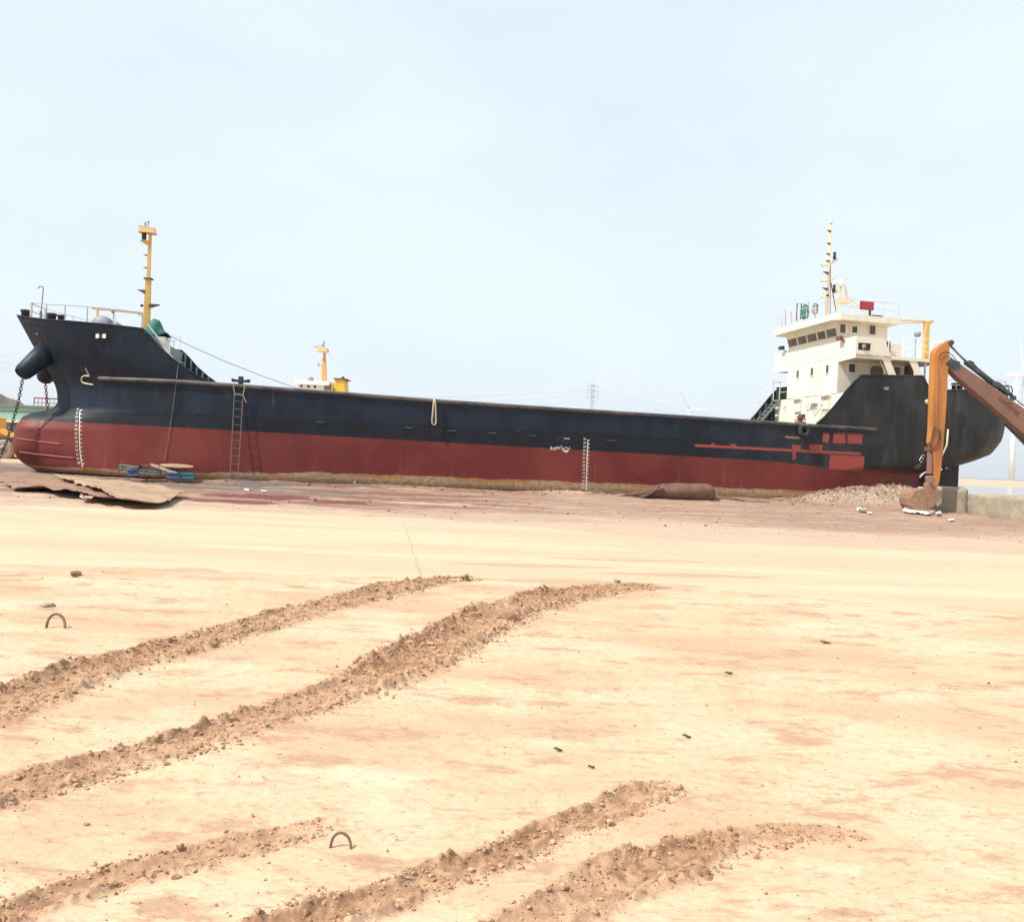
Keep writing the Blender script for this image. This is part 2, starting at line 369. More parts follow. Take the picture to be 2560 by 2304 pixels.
def sstep(a, b, x): q = np.clip((x-a)/(b-a), 0, 1); return q*q*(3-2*q)

# ------------------------------------------------------------------ ground, one sheet to the horizon
B1 = [(-60, 21), (-13.3, 20.8), (-7.9, 22.2), (-1.7, 22.3), (4.2, 19.6), (9.1, 19.35), (12.5, 19.4), (60, 19.5)]
B2 = [(-60, 11.2), (-7.2, 11.4), (-4.8, 11.6), (-2.1, 11.7), (-.4, 11.65), (3.8, 11.8), (5.4, 11.7), (7.2, 11.0), (60, 10.8)]
_c0, _s0 = math.cos(R(10.9)), math.sin(R(10.9)); SO_ = (-21.2, 37.7)
def b1(x): return np.interp(x, *zip(*B1))+.35*(fbm(x*.7, x*0, 3)-.5)
def b2(x): return np.interp(x, *zip(*B2))+.5*(fbm(x*1.1, x*0, 5)-.5)
RUTS = [ # centre line in photograph pixels, half widths in metres
    ([(-500, 1945), (-250, 1850), (0, 1763), (200, 1690), (400, 1632), (600, 1575), (750, 1530), (900, 1493), (1000, 1468), (1100, 1452), (1190, 1446)], [.34, .34, .34, .33, .33, .30, .30, .34, .38, .3, .18], 1.),
    ([(-400, 2110), (-200, 2045), (0, 1983), (200, 1930), (400, 1885), (600, 1820), (720, 1780), (830, 1742), (900, 1715), (1000, 1665), (1120, 1605), (1250, 1532), (1400, 1492), (1500, 1474), (1650, 1466)], [.23, .23, .23, .23, .23, .23, .25, .28, .34, .42, .45, .46, .45, .35, .22], 1.1),
    ([(-450, 2440), (-200, 2350), (0, 2280), (240, 2204), (443, 2153), (633, 2109), (823, 2061)], [.13]*6+[.09], .8),
    ([(600, 2360), (760, 2292), (950, 2242), (1139, 2178), (1280, 2135), (1375, 2090), (1470, 2054), (1590, 1998), (1690, 1963)], [.14, .14, .14, .13, .12, .11, .12, .17, .09], .9),
    ([(1200, 2380), (1343, 2292), (1470, 2235), (1596, 2172), (1755, 2137), (1850, 2109), (1976, 2087), (2147, 2086)], [.15, .15, .16, .18, .17, .12, .10, .07], .9)]
RUTS = [(p, [k*.84 for k in h], a) for p, h, a in RUTS]
def rut_dist(x, y):
    """signed across distance / half width, strength for the nearest rut"""
    best = np.full(x.shape, 9.); side = np.zeros(x.shape); wid = np.full(x.shape, .3); amp = np.zeros(x.shape)
    for pts, hw, am in RUTS:
        P = [G(*p) for p in pts]; n = len(P)
        for i in range(n-1):
            ax, ay = P[i].x, P[i].y; bx, by = P[i+1].x, P[i+1].y; dx, dy = bx-ax, by-ay; L = dx*dx+dy*dy
            q = np.clip(((x-ax)*dx+(y-ay)*dy)/L, 0, 1); cx = ax+q*dx; cy = ay+q*dy
            d = np.hypot(x-cx, y-cy); hwq = hw[i]+(hw[i+1]-hw[i])*q; r = d/hwq
            m = r < best
            best = np.where(m, r, best); side = np.where(m, np.sign((x-ax)*dy-(y-ay)*dx), side); wid = np.where(m, hwq, wid)
            e = 1.
            if i == n-2: e = 1-.6*q
            amp = np.where(m, am*e, amp)
    return best, side, wid, amp
MOUNDS = [(19.3, 43.0, 2.2, 1.9, 1.02), (21.8, 42.9, 1.7, 1.7, .80), (16.9, 43.0, 1.6, 1.4, .50), (23.4, 42.6, 1.2, 1.2, .30), (5.2, 41.6, 1.7, .8, .16), (-7, 39.5, 2.4, .8, .06), (2.3, 42.2, 1.3, .6, .10), (10.5, 42.9, 1.5, .7, .10)]
PUDDLES = [(G(650, 1242), 2.2, .55), (G(585, 1252), 1.5, .35), (G(857, 1255), .95, .30), (G(690, 1238), 1.3, .3)]
def ground_fields(x, y, fine=True):
    e2 = b2(x); e1 = b1(x)
    warpx = x+.25*(fbm(x*1.5, y*1.5, 11)-.5); warpy = y+.25*(fbm(x*1.5, y*1.5, 12)-.5)
    near = sstep(.15, -.5, y-e2+.5*(fbm(x*2, y*2, 4)-.5))
    onroad = sstep(-.1, .3, y-e2)*sstep(.1, -.3, y-e1)
    far = sstep(-.1, .6, y-e1)
    r, sd, wd, am = rut_dist(warpx, warpy)
    z = np.zeros(x.shape)
    # natural unevenness
    z += near*(.030*(fbm(x*.9, y*.9, 21)-.5)+.016*(fbm(x*4, y*8, 22)-.5)+.012*np.clip(fbm(x*9, y*22, 24, 4, .6)-.55, 0, 1)*3+.006*(fbm(x*24, y*30, 23, 3)-.5))
    z += far*(.20*(fbm(x*.22, y*.35, 31)-.5)+.10*(fbm(x*1.0, y*2.2, 32)-.5)+.045*(fbm(x*4, y*8, 33)-.5))*sstep(200, 60, y)
    z += -.03*far*sstep(200, 60, y)
    # ruts: trough with crumbled banks
    inner = sstep(1.25, .75, r); bank = np.exp(-((r-.80)/.26)**2); trough = np.exp(-(r/.45)**2)
    r = r*(1+.45*(fbm(x*2.3, y*2.3, 45, 3)-.5))
    bank = np.exp(-((r-.80)/.24)**2); trough = np.exp(-(r/.45)**2); inner = sstep(1.25, .75, r)
    lump = fbm(x*9, y*9, 41, 4, .6); lump2 = fbm(x*26, y*26, 42, 3, .6); cl = np.clip(fbm(x*15, y*15, 43, 3)-.42, 0, 1)
    rid = np.abs(2*fbm(x*13, y*13, 46, 2)-1)*1.6; rid2 = np.abs(2*fbm(x*33, y*33, 47, 3, .6)-1)*1.6; rid = np.clip(.6*rid+.4*rid2, 0, 1)**.7
    hgt = bank*(.014+.085*cl*2+.05*(lump-.4)+.030*rid)-trough*.035+inner*(.03*(lump-.5)+.030*(lump2-.5)+.012*rid)
    patch = .35+.65*sstep(.35, .62, fbm(x*1.3, y*1.3, 44))
    nr = sstep(20, 13, y)
    scale = np.clip(wd/.4, .55, 1.4)
    z += hgt*am*scale*(.5+.5*patch)*nr
    rut = sstep(1.28, .70, r+.45*(lump-.5)+.2*(lump2-.5))*np.clip(am*1.2, 0, 1)*(.55+.45*patch)*nr
    for cx, cy, sx, sy, h in MOUNDS:
        d2 = ((x-cx)/sx)**2+((y-cy)/sy)**2; m = np.exp(-d2*.9)
        z += m*h*(.78+.55*(fbm(x*1.1, y*1.1, 51)-.3))+ m*.14*(fbm(x*5, y*5, 52, 4, .6)-.5)
    ht = -(x-SO_[0])*_s0+(y-SO_[1])*_c0; hs = (x-SO_[0])*_c0+(y-SO_[1])*_s0
    z += sstep(-1.5, -.1, ht)*sstep(3.5, 2.6, ht)*sstep(2., 9., hs)*sstep(50, 47, hs)*(.14+.16*(fbm(x*.8, y*.8, 55)-.5)+.05*(fbm(x*5, y*5, 56)-.5))
    heap = sstep(.10, .45, sum(np.exp(-(((x-cx)/sx)**2+((y-cy)/sy)**2)*.9)*h for cx, cy, sx, sy, h in MOUNDS[:4]))
    pud = np.zeros(x.shape)
    for c, a, b in PUDDLES:
        d = ((x-c.x)/a)**2+((y-c.y)/(b*2.4))**2+1.1*(fbm(x*1.6, y*1.6, 61)-.5); pud = np.maximum(pud, sstep(1.0, .85, d))
    z = z*(1-pud*.9)-pud*.02
    redmud = far*sstep(52, 44, y+.15*x)*(1-.0)
    return z, rut, redmud, pud, heap, near, onroad
def make_ground():
    # rows of distance behind and ahead of the camera; the grid is finest where it is near
    d = np.concatenate([-np.geomspace(3000, 3, 14), np.linspace(-2, 2.2, 8), np.geomspace(2.6, 13.0, 640), np.geomspace(13.05, 50, 330), np.geomspace(51, 3000, 46)])
    u = np.concatenate([np.linspace(-1, -.78, 16)[:-1], np.linspace(-.78, .78, 860), np.linspace(.78, 1, 16)[1:]])
    W = np.where(d < 2.6, np.maximum(np.abs(d), 1)*0+2.6, d)          # half width of each row at u=1
    W = np.where(d < 2.2, np.maximum(2.6, np.abs(d)*1.2), W); W = W*1.0
    D, U = np.meshgrid(d, u, indexing='ij'); X = U*W[:, None]+np.sign(U)*(np.clip(np.abs(U)-.78, 0, 1)/.22)**2*(25+1.2*np.minimum(np.abs(D), 60)); Y = D
    X = np.where(D > 60, X*1.8, X); X = np.where(D < -2, X*1.2, X)
    z, rut, red, pud, heap, near, road = ground_fields(X, Y)
    nr, nc = D.shape; co = np.stack([X, Y, z], -1).reshape(-1, 3).astype(np.float32)
    idx = np.arange(nr*nc).reshape(nr, nc)
    q = np.stack([idx[:-1, :-1], idx[:-1, 1:], idx[1:, 1:], idx[1:, :-1]], -1).reshape(-1, 4)
    me = bpy.data.meshes.new('ground'); me.vertices.add(len(co)); me.vertices.foreach_set('co', co.ravel())
    me.loops.add(q.size); me.loops.foreach_set('vertex_index', q.ravel().astype(np.int32))
    me.polygons.add(len(q)); me.polygons.foreach_set('loop_start', np.arange(0, q.size, 4, dtype=np.int32))
    me.update(); me.polygons.foreach_set('use_smooth', np.ones(len(q), bool))
    for nm, f in (('rut', rut), ('redmud', red), ('puddle', pud), ('heap', heap)):
        a = me.attributes.new(nm, 'FLOAT', 'POINT'); a.data.foreach_set('value', f.ravel().astype(np.float32))
    m = M('earth', .95, 0, .2)
    at = lambda n_: m.attr(n_).outputs['Fac']
    v = m.scl(m.obj, (.45, 1, 1))
    big = m.noise(.7, 5, v, .6); mid = m.noise(2.6, 6, v, .65); fine = m.noise(16, 6, v, .7); vf = m.noise(70, 4, None, .7)
    sand = m.mix(m.step(big, .38, .64), (.61, .435, .29), (.52, .33, .208))
    brk = m.noise(9, 8, m.scl(m.obj, (.35, 1, 1)), .82)
    sand = m.mix(m.math('MULTIPLY', m.step(m.math('ADD', m.math('MULTIPLY', mid, .6), m.math('MULTIPLY', brk, .4)), .515, .585), .85), sand, (.40, .245, .155))
    sand = m.mix(m.math('MULTIPLY', m.step(brk, .30, .40), m.math('MULTIPLY', m.step(brk, .44, .38), .5)), sand, (.42, .27, .175))
    peb = m.math('MULTIPLY', m.step(m.voro(26, m.scl(m.obj, (.7, 1, 1))), .16, .10), m.step(m.noise(3.1, 4), .52, .60)); sand = m.mix(m.math('MULTIPLY', peb, .8), sand, (.25, .145, .09))
    sand = m.mix(m.math('MULTIPLY', m.step(m.noise(1.5, 5, v), .58, .72), .5), sand, (.66, .54, .39))
    sand = m.mix(m.math('MULTIPLY', m.step(fine, .54, .70), .7), sand, (.36, .22, .14))
    sand = m.mix(m.math('MULTIPLY', m.step(vf, .62, .75), .5), sand, (.28, .18, .12))
    sp = m.noise(34, 5, m.scl(m.obj, (.4, 1, 1)), .75); spm = m.noise(1.2, 4, v, .6)
    sand = m.mix(m.math('MULTIPLY', m.math('MULTIPLY', m.step(sp, .56, .66), m.step(spm, .40, .60)), .75), sand, (.30, .17, .105))
    cr = m.noise(7, 7, m.scl(m.obj, (.25, 1, 1)), .8); sand = m.mix(m.math('MULTIPLY', m.step(cr, .58, .66), .6), sand, (.38, .22, .14))
    rutc = m.mix(m.step(m.noise(11, 6, None, .7), .35, .65), (.21, .105, .060), (.47, .285, .165))
    rutc = m.mix(m.math('MULTIPLY', m.step(m.noise(2.2, 3), .5, .65), .6), rutc, (.27, .130, .075))
    c = m.mix(m.math('MULTIPLY', at('rut'), .92), sand, rutc)
    v3 = m.scl(m.obj, (.25, 1, 1))
    xx, yy, zz = m.xyz()
    rm = m.mix(m.step(m.noise(.55, 6, v3, .65), .40, .62), (.225, .115, .085), (.36, .235, .16))
    rm = m.mix(m.math('MULTIPLY', m.step(m.noise(1.9, 7, v3, .75), .50, .62), .8), rm, (.155, .088, .066))
    rm = m.mix(m.math('MULTIPLY', m.step(m.noise(1.1, 5, m.scl(m.obj, (.2, 1, 1)), .6), .56, .66), .75), rm, (.48, .345, .25))
    rm = m.mix(m.math('MULTIPLY', m.step(m.noise(.8, 4, m.scl(m.obj, (.3, 1, 1)), .6), .60, .68), .6), rm, (.36, .17, .145))
    gl = m.math('MULTIPLY', m.math('MULTIPLY', m.step(yy, 29, 33), m.step(xx, -5, -9)), m.step(m.noise(.8, 5, v3), .38, .56))
    rm = m.mix(m.math('MULTIPLY', gl, .8), rm, (.125, .115, .105))
    rm = m.mix(m.math('MULTIPLY', m.step(xx, -2, 3), .45), rm, (.40, .275, .195))
    fine3 = m.noise(5, 7, m.scl(m.obj, (.3, 1, 1)), .8); rm = m.mix(m.math('MULTIPLY', m.step(fine3, .54, .66), .55), rm, (.13, .08, .06))
    dr_ = m.math('MULTIPLY', m.step(m.math('ADD', yy, m.math('MULTIPLY_ADD', m.noise(.45, 4, v3), 9, -4.5)), 28, 22.5), .8); rm = m.mix(dr_, rm, (.49, .37, .265))
    c = m.mix(at('redmud'), c, rm)
    c = m.mix(m.math('MULTIPLY', at('puddle'), .95), c, (.165, .050, .042))
    hp = m.mix(m.step(m.noise(7, 6, None, .7), .35, .65), (.24, .165, .115), (.46, .35, .26))
    c = m.mix(at('heap'), c, hp)
    farr = m.step(yy, 150, 230); c = m.mix(m.math('MULTIPLY', farr, m.step(xx, 0, 20)), c, (.46, .375, .27))
    m.col(c); m.rough(m.math('SUBTRACT', .95, m.math('MULTIPLY', at('puddle'), .35)))
    m.bump(m.math('ADD', m.math('MULTIPLY', fine, 1.), m.math('MULTIPLY', vf, .6)), .45, .012)
    o = place('ground', me, m.m); tag(o, 'pale sandy earth with muddy wheel ruts', kind='structure'); return o
ground = make_ground()
def GZ(x, y):
    z = ground_fields(np.array([float(x)]), np.array([float(y)]))[0]; return float(z[0])
# the dusty concrete roadway across the yard
def make_road():
    xs = np.linspace(-45, 45, 460); b = B(); nn = 14
    for x in xs:
        y0 = float(b2(np.array([x]))[0])-.1; y1 = float(b1(np.array([x]))[0])
        y0 += .18*(fbm(np.array([x*4.]), np.array([1.]), 71)[0]-.5)*2; y1 += .25*(fbm(np.array([x*3.]), np.array([2.]), 72)[0]-.5)*2
        for j in range(nn+1):
            f = j/nn; e = min(f, 1-f); z = .016+.010*(fbm(np.array([x*.4]), np.array([f*4.]), 73)[0]-.5)-(.02 if e == 0 else 0)
            b.v.append((x, y0+(y1-y0)*f, z))
    k = nn+1
    for i in range(len(xs)-1):
        for j in range(nn): b.f.append((i*k+j, (i+1)*k+j, (i+1)*k+j+1, i*k+j+1))
    m = M('dusty_roadway', .9, 0, .25)
    v = m.scl(m.obj, (.16, 1, 1)); a = m.noise(.5, 5, v, .6); f = m.noise(9, 5, m.scl(m.obj, (.3, 1, 1)), .65)
    c = m.mix(m.step(a, .36, .66), (.565, .425, .285), (.505, .365, .24))
    c = m.mix(m.math('MULTIPLY', m.step(m.noise(1.1, 4, m.scl(m.obj, (.08, 1, 1))), .55, .7), .6), c, (.61, .48, .335))
    x, y, z = m.xyz()
    c = m.mix(m.math('MULTIPLY', m.math('MULTIPLY', m.step(y, 14, 19.5), m.step(m.noise(.8, 5, v), .45, .62)), .5), c, (.50, .34, .235))
    c = m.mix(m.math('MULTIPLY', m.step(f, .6, .75), .25), c, (.48, .34, .22))
    ga, gb = G(1012, 1318), G(1042, 1410); kx = (gb.x-ga.x)/(gb.y-ga.y)
    lx = m.math('SUBTRACT', x, m.math('MULTIPLY_ADD', y, kx, ga.x-kx*ga.y)); lx = m.math('ADD', lx, m.math('MULTIPLY_ADD', m.noise(1.2, 4), .16, -.08))
    c = m.mix(m.math('MULTIPLY', m.step(m.math('ABSOLUTE', lx), .022, .006), .55), c, (.33, .22, .14))
    grit = m.math('MULTIPLY', m.step(m.voro(9), .12, .07), m.step(m.noise(1.4, 4), .5, .62)); c = m.mix(m.math('MULTIPLY', grit, .6), c, (.36, .25, .17))
    wt_ = m.math('MULTIPLY', m.step(m.noise(2.2, 6, m.scl(m.obj, (.10, 1, 1)), .75), .56, .68), .45); c = m.mix(wt_, c, (.47, .34, .225))
    for px_, py_p, a_, b_ in ((1330, 1416, 1.5, .22), (1560, 1402, 1.6, .14), (1420, 1460, 2.2, .4), (1720, 1440, 1.6, .22)):
        g_ = G(px_, py_p); dx_ = m.math('MULTIPLY', m.math('SUBTRACT', x, g_.x), 1/a_); dy_ = m.math('MULTIPLY', m.math('SUBTRACT', m.math('MULTIPLY_ADD', x, -.12, y), g_.y-.12*g_.x), 1/b_)
        dd_ = m.math('ADD', m.math('MULTIPLY', dx_, dx_), m.math('MULTIPLY', dy_, dy_)); dd_ = m.math('ADD', dd_, m.math('MULTIPLY_ADD', m.noise(3, 5, m.scl(m.obj, (.5, 1, 1)), .7), 2.4, -1.2))
        c = m.mix(m.math('MULTIPLY', m.step(dd_, 1.2, .5), .7), c, (.40, .26, .17))
    m.col(c); m.bump(f, .2, .006)
    o = b.build('road', m.m, smooth=True); tag(o, 'pale dusty concrete roadway crossing the yard', kind='structure')
make_road()
# sea / tidal flat behind the stern
def make_water():
    b = B(); n = 60
    for i in range(n+1):
        x = 36+i/n*420; y0 = 62+3*(fbm(np.array([i*.3]), np.array([0.]), 81)[0]-.5)+(i/n)*4; y1 = 150+8*(fbm(np.array([i*.5]), np.array([3.]), 82)[0]-.5)
        b.v += [(x, y0, .10), (x, y1, .10)]
    for i in range(n): b.f.append((2*i, 2*i+2, 2*i+3, 2*i+1))
    m = M('shallow_water', .12, 0, .5); m.col((.30, .27, .22)); m.bump(m.noise(3, 4, m.scl(m.obj, (.3, 1, 1))), .2, .02)
    tag(b.build('water', m.m), 'shallow grey tidal water beyond the concrete blocks', kind='structure')
make_water()

b = B(); b.v = [(-2500, 620, .12), (2600, 600, .12), (2600, 2900, .12), (-2500, 2900, .12)]; b.f = [(0, 1, 2, 3)]
m = M('open_sea', .25, 0, .5); m.col((.22, .27, .29)); m.bump(m.noise(.3, 4), .2, .1); tag(b.build('sea', m.m), 'pale sea at the horizon', kind='structure')
# clods of dried mud thrown up along the ruts
def make_clods():
    base = bmesh.new(); bmesh.ops.create_icosphere(base, subdivisions=1, radius=1); bv = np.array([v.co[:] for v in base.verts]); bf = [tuple(v.index for v in f.verts) for f in base.faces]; base.free()
    V = []; F = []; k = 0; pts = []
    for ri, (pp, hw, am) in enumerate(RUTS):
        P = [G(*p) for p in pp]
        for i in range(len(P)-1):
            a, c = P[i], P[i+1]; L = (c-a).length; d = (c-a)/L; nrm = Vector((-d.y, d.x, 0)); n = int(L*1100*(.3+.7*hw[i]/.35))
            for _ in range(n):
                q = random.random(); h = hw[i]+(hw[i+1]-hw[i])*q
                o = random.choice((-1, 1))*random.gauss(.78, .28) if random.random() < .7 else random.uniform(-1, 1)
                p = a+d*(q*L)+nrm*(o*h); sz = random.lognormvariate(-5.75+.5*min(1, hw[i]/.35), .62)
                pts.append((p.x, p.y, min(sz, .010+.030*hw[i]/.35)))
    for _ in range(2600):
        y = random.uniform(2.8, 12); pts.append((random.uniform(-.75, .75)*y, y, random.lognormvariate(-5.7, .5)))
    near_pts = pts; pts = []
    for _ in range(9000):
        c = random.choice(MOUNDS[:4]); pts.append((random.gauss(c[0], c[2]*.75), min(random.gauss(c[1], c[3]*.7), c[1]+1.), min(random.lognormvariate(-4.15, .55), .085)))
    for _ in range(350):
        X = random.uniform(-22, 20); pts.append((X, 37.7+(X+21.2)*.1925-random.uniform(.1, 1.6), random.lognormvariate(-3.5, .5)))
    for _ in range(700):
        y = random.uniform(23, 38); pts.append((random.uniform(-.68, .68)*y, y, random.lognormvariate(-4.0, .45)))
    def scatter(name, pts, cols, label):
        A = np.array(pts); z = ground_fields(A[:, 0], A[:, 1])[0]; V = []; F = []; k = 0
        for (x, y, s_), zz in zip(A, z):
            sc = s_*rng.uniform(.5, 1.4, 3); sc[2] *= .8
            j = 1+rng.uniform(-.34, .34, (len(bv), 1)); th = rng.uniform(0, 6.28); ct, st = math.cos(th), math.sin(th)
            v = bv*j*sc; v = np.stack([v[:, 0]*ct-v[:, 1]*st, v[:, 0]*st+v[:, 1]*ct, v[:, 2]], 1)
            V.append(v+[x, y, zz+s_*.3]); F.append(np.array(bf)+k); k += len(bv)
        me = bpy.data.meshes.new(name); me.from_pydata(np.concatenate(V).tolist(), [], np.concatenate(F).tolist())
        m = M(name+'_earth', .95, 0, .2); a = m.noise(3, 3); c = m.mix(m.step(a, .35, .65), cols[0], cols[1]); m.col(m.mix(m.step(m.noise(40, 4), .45, .7), c, cols[2]))
        tag(place(name, me, m.m), label, name.split('_')[-1], kind='stuff')
    scatter('mud_clods', near_pts, ((.36, .21, .12), (.54, .36, .215), (.24, .135, .08)), 'crumbled clods of dry mud along the wheel ruts')
    scatter('heap_grit', pts, ((.17, .098, .068), (.31, .20, .135), (.11, .068, .048)), 'loose grit and lumps on the earth heap and along the hull foot')
make_clods()

# ================================================================== the cargo ship (ship axes: x aft, y across, z up)
ship = thing('cargo_ship', 'long cargo ship standing ashore, black above and dark red below, cream bridge at its stern', 'ship', tuple(SO), YAW)
BC = 4.5
Z0 = [0.0, .5, .93, 1.55, 2.38, 2.81, 3.02, 3.14, 3.3, 3.6, 4.04, 4.55, 5.36, 6.33, 8.1]
S0 = [-2.7, -3.45, -3.75, -3.8, -3.65, -3.40, -3.0, -2.5, -2.0, -1.75, -1.8, -1.98, -2.45, -3.0, -3.98]
Z1 = [0, 1.9, 2.05, 2.2, 2.5, 2.85, 3.25, 4.0, 4.9, 7.2]
S1 = [48.9, 49.1, 49.5, 50.2, 51.3, 52.2, 53.0, 53.45, 53.6, 53.7]
ZT = [(-4.2, 8.08), (-3, 7.80), (-1.7, 7.60), (0, 7.45), (1.7, 7.32), (3.3, 7.20), (3.5, 7.0), (4.2, 6.25), (4.8, 5.75), (5.4, 5.35), (5.9, 5.07), (6.4, 4.82), (10.7, 4.72), (17.7, 4.58), (23.3, 4.52), (31.2, 4.47), (38.9, 4.38), (39.35, 4.75), (39.95, 5.43), (40.73, 6.42), (41.15, 6.9), (41.6, 7.32), (45.6, 7.52), (45.75, 7.25), (46.1, 6.72), (48.7, 6.9), (54, 7.12)]
def ztop(s): return np.interp(s, *zip(*ZT))
def hb(s, z):
    s = np.asarray(s, float); z = np.asarray(z, float)
    s0 = np.interp(z, Z0, S0); s1 = np.interp(z, Z1, S1)
    bw = np.interp(z, [0, .3, 1.2, 2.2, 2.8, 3.1, 3.3], [.35, .9, 1.25, 1.2, .8, .3, 0])
    nose = bw*np.sqrt(np.clip(1-(1-np.clip((s-s0)/1.5, 0, 1))**2, 0, 1))*np.exp(-(np.clip(s-s0-1.5, 0, 99)/3.2)**2)
    sm = np.interp(z, [0, 1.5, 3, 3.6, 4.3, 4.8, 5.36, 6.33, 8.1], [-2.3, -2.25, -2.1, -2.0, -1.95, -2.1, -2.45, -3.0, -3.98]); L = np.interp(z, [0, 3, 4.6, 8], [10.6, 10.2, 9.5, 9.0]); p = np.interp(z, [0, 3, 4.6, 6, 8], [1.9, 1.95, 2.05, 2.4, 2.7])
    g = 1-(1-np.clip((s-sm)/L, 0, 1))**p
    h = nose+(BC-nose)*g
    La = np.interp(z, [0, 1.9, 2.4, 3.2, 4.2, 7], [9.5, 8.5, 6.5, 4.6, 3.8, 3.6]); pa = np.interp(z, [0, 2, 3.2, 4.5], [1.6, 1.7, 2.0, 2.05])
    y = np.clip((s1-s)/La, 0, 1); fa = 1-(1-y)**pa
    rise = np.interp(z, [0, 2, 2.6, 3.4, 4.5], [.04, .06, .22, .32, .35])    # blunt, nearly flat end above the counter
    fa = np.where(y > 0, rise*np.clip(y/.04, 0, 1)**.5+(1-rise)*fa, 0)
    h = h*fa
    bil = .32; e = np.clip((bil-z)/bil, 0, 1); h = h-.35*(1-np.sqrt(1-e**2))*np.clip(h/BC, 0, 1)
    return np.maximum(h, 0)
def hull_t(s, z): return BC-hb(s, z)
def HP(px, py, off=0.):      # photograph pixel to a point on the near side of the hull
    t = 0.
    for _ in range(25):
        p = ST(px, py, t); t = float(hull_t(p.x, p.z))-off
    return ST(px, py, t)
def make_hull():
    zl = np.array([.0, .06, .15, .28, .42, .58, .75, .95, 1.2, 1.5, 1.8, 2.0, 2.1, 2.2, 2.35, 2.5, 2.65, 2.81, 2.92, 3.02, 3.08, 3.14, 3.22, 3.3, 3.45, 3.6, 3.8, 4.04, 4.3])
    uu = np.concatenate([np.linspace(0, 1, 70)**1.7*.09, np.linspace(.09, .72, 70)[1:], np.linspace(.72, .88, 90)[1:], 1-(np.linspace(1, 0, 60)[1:]**1.5)*.12])
    rows = []
    for z in zl:
        s0 = np.interp(z, Z0, S0); s1 = np.interp(z, Z1, S1); rows.append((s0+uu*(s1-s0), np.full(uu.shape, z)))
    for v in np.linspace(0, 1, 15)[1:]:
        z = np.full(uu.shape, 5.)
        for _ in range(40):
            s0 = np.interp(z, Z0, S0); s1 = np.interp(z, Z1, S1); s = s0+uu*(s1-s0); z = .6*z+.4*(4.3+v*(ztop(s)-4.3))
        rows.append((s, z))
    nu = len(uu); near = []; far = []
    for s, z in rows:
        h = hb(s, z); h[0] = 0.02; h[-1] = max(h[-1], .02)
        dent = .012*(fbm(s*.8, z*1.3, 91)-.5)*2*np.clip(h/BC, 0, 1)
        near += list(zip(s, BC-h+dent, z)); far += list(zip(s, BC+h, z))
    V = near+far; N = len(near); nr = len(rows); F = []
    for i in range(nr-1):
        for j in range(nu-1):
            a = i*nu+j; F.append((a, a+1, a+nu+1, a+nu)); F.append((N+a, N+a+nu, N+a+nu+1, N+a+1))
        F.append((i*nu, (i+1)*nu, N+(i+1)*nu, N+i*nu)); a = i*nu+nu-1; F.append((a, N+a, N+a+nu, a+nu))
    for j in range(nu-1): F.append((j, N+j, N+j+1, j+1))
    me = bpy.data.meshes.new('hull'); me.from_pydata(V, [], F); me.validate(); o = place('hull', me, 'hull', ship, True)
    bm = bmesh.new(); bm.from_mesh(me); bmesh.ops.remove_doubles(bm, verts=bm.verts, dist=.003); bmesh.ops.recalc_face_normals(bm, faces=bm.faces)
    for e in bm.edges:
        if len(e.link_faces) == 2 and e.calc_face_angle(0) > R(38): e.smooth = False
    bm.to_mesh(me); bm.free(); return o
hull = make_hull()
def deck(name, s0, s1, zf, mat, n=40, inset=.03):
    b = B()
    for i in range(n+1):
        s = s0+(s1-s0)*i/n; z = zf(s); h = max(float(hb(s, z))-inset, .02)
        b.v += [(s, BC-h, z), (s, BC+h, z), (s, BC-h, z-.06), (s, BC+h, z-.06)]
    for i in range(n):
        k = 4*i; b.f += [(k, k+1, k+5, k+4), (k+2, k+6, k+7, k+3), (k, k+4, k+6, k+2), (k+1, k+3, k+7, k+5)]
    b.f += [(0, 2, 3, 1), (4*n, 4*n+1, 4*n+3, 4*n+2)]
    return b.build(name, mat, ship)
deck('foredeck', -3.8, 3.35, lambda s: float(ztop(s))-.10, 'green', 24)
deck('main_deck', 3.35, 41.3, lambda s: 4.25, 'green')
deck('poop_deck', 41.3, 53.2, lambda s: 6.38, 'green', 30)
b = B()
b.prism([(3.28, BC+sg*(float(hb(3.3, z))-.08), z) for sg, z in ((-1, 4.2), (-1, 5.2), (-1, 6.2), (-1, 7.06), (1, 7.06), (1, 6.2), (1, 5.2), (1, 4.2))], (.08, 0, 0)); b.build('forecastle_bulkhead', 'greygreen', ship)
# hatch coaming along the hold, lower than the rail
b = B(); b.box((9, 1.6, 4.2), (36, 7.4, 4.38)); b.build('hatch_cover', 'greygreen', ship)
# fender rail along the gunwale, near and far side
def rail_path(s_a, s_b, z_fn, off, n=120, far=False):
    P = []
    for i in range(n+1):
        s = s_a+(s_b-s_a)*i/n; z = z_fn(s); t = float(hull_t(s, z))-off
        P.append((s, 2*BC-t if far else t, z))
    return P
def zr(s): return float(np.interp(s, [.6, 1.9, 6, 6.4, 10.7, 17.7, 23.3, 31.2, 38.9, 42.8], [4.83, 4.79, 4.74, 4.72, 4.63, 4.49, 4.43, 4.38, 4.29, 4.27]))
for far in (False, True):
    b = B(); b.tube(rail_path(.9, 42.75, zr, -.02, 160, far), .115, 10); b.build('fender_rail', 'rail', ship, True)
    b = B(); b.tube(rail_path(3.45, 6.4, lambda s: float(ztop(s)), -.01, 40, far), .045, 6); b.tube(rail_path(38.95, 53.2, lambda s: float(ztop(s)), -.01, 160, far), .045, 6)
    b.tube(rail_path(-3.85, 3.45, lambda s: float(ztop(s)), -.01, 40, far), .035, 6)
    b.build('bulwark_capping', 'hull', ship, True)
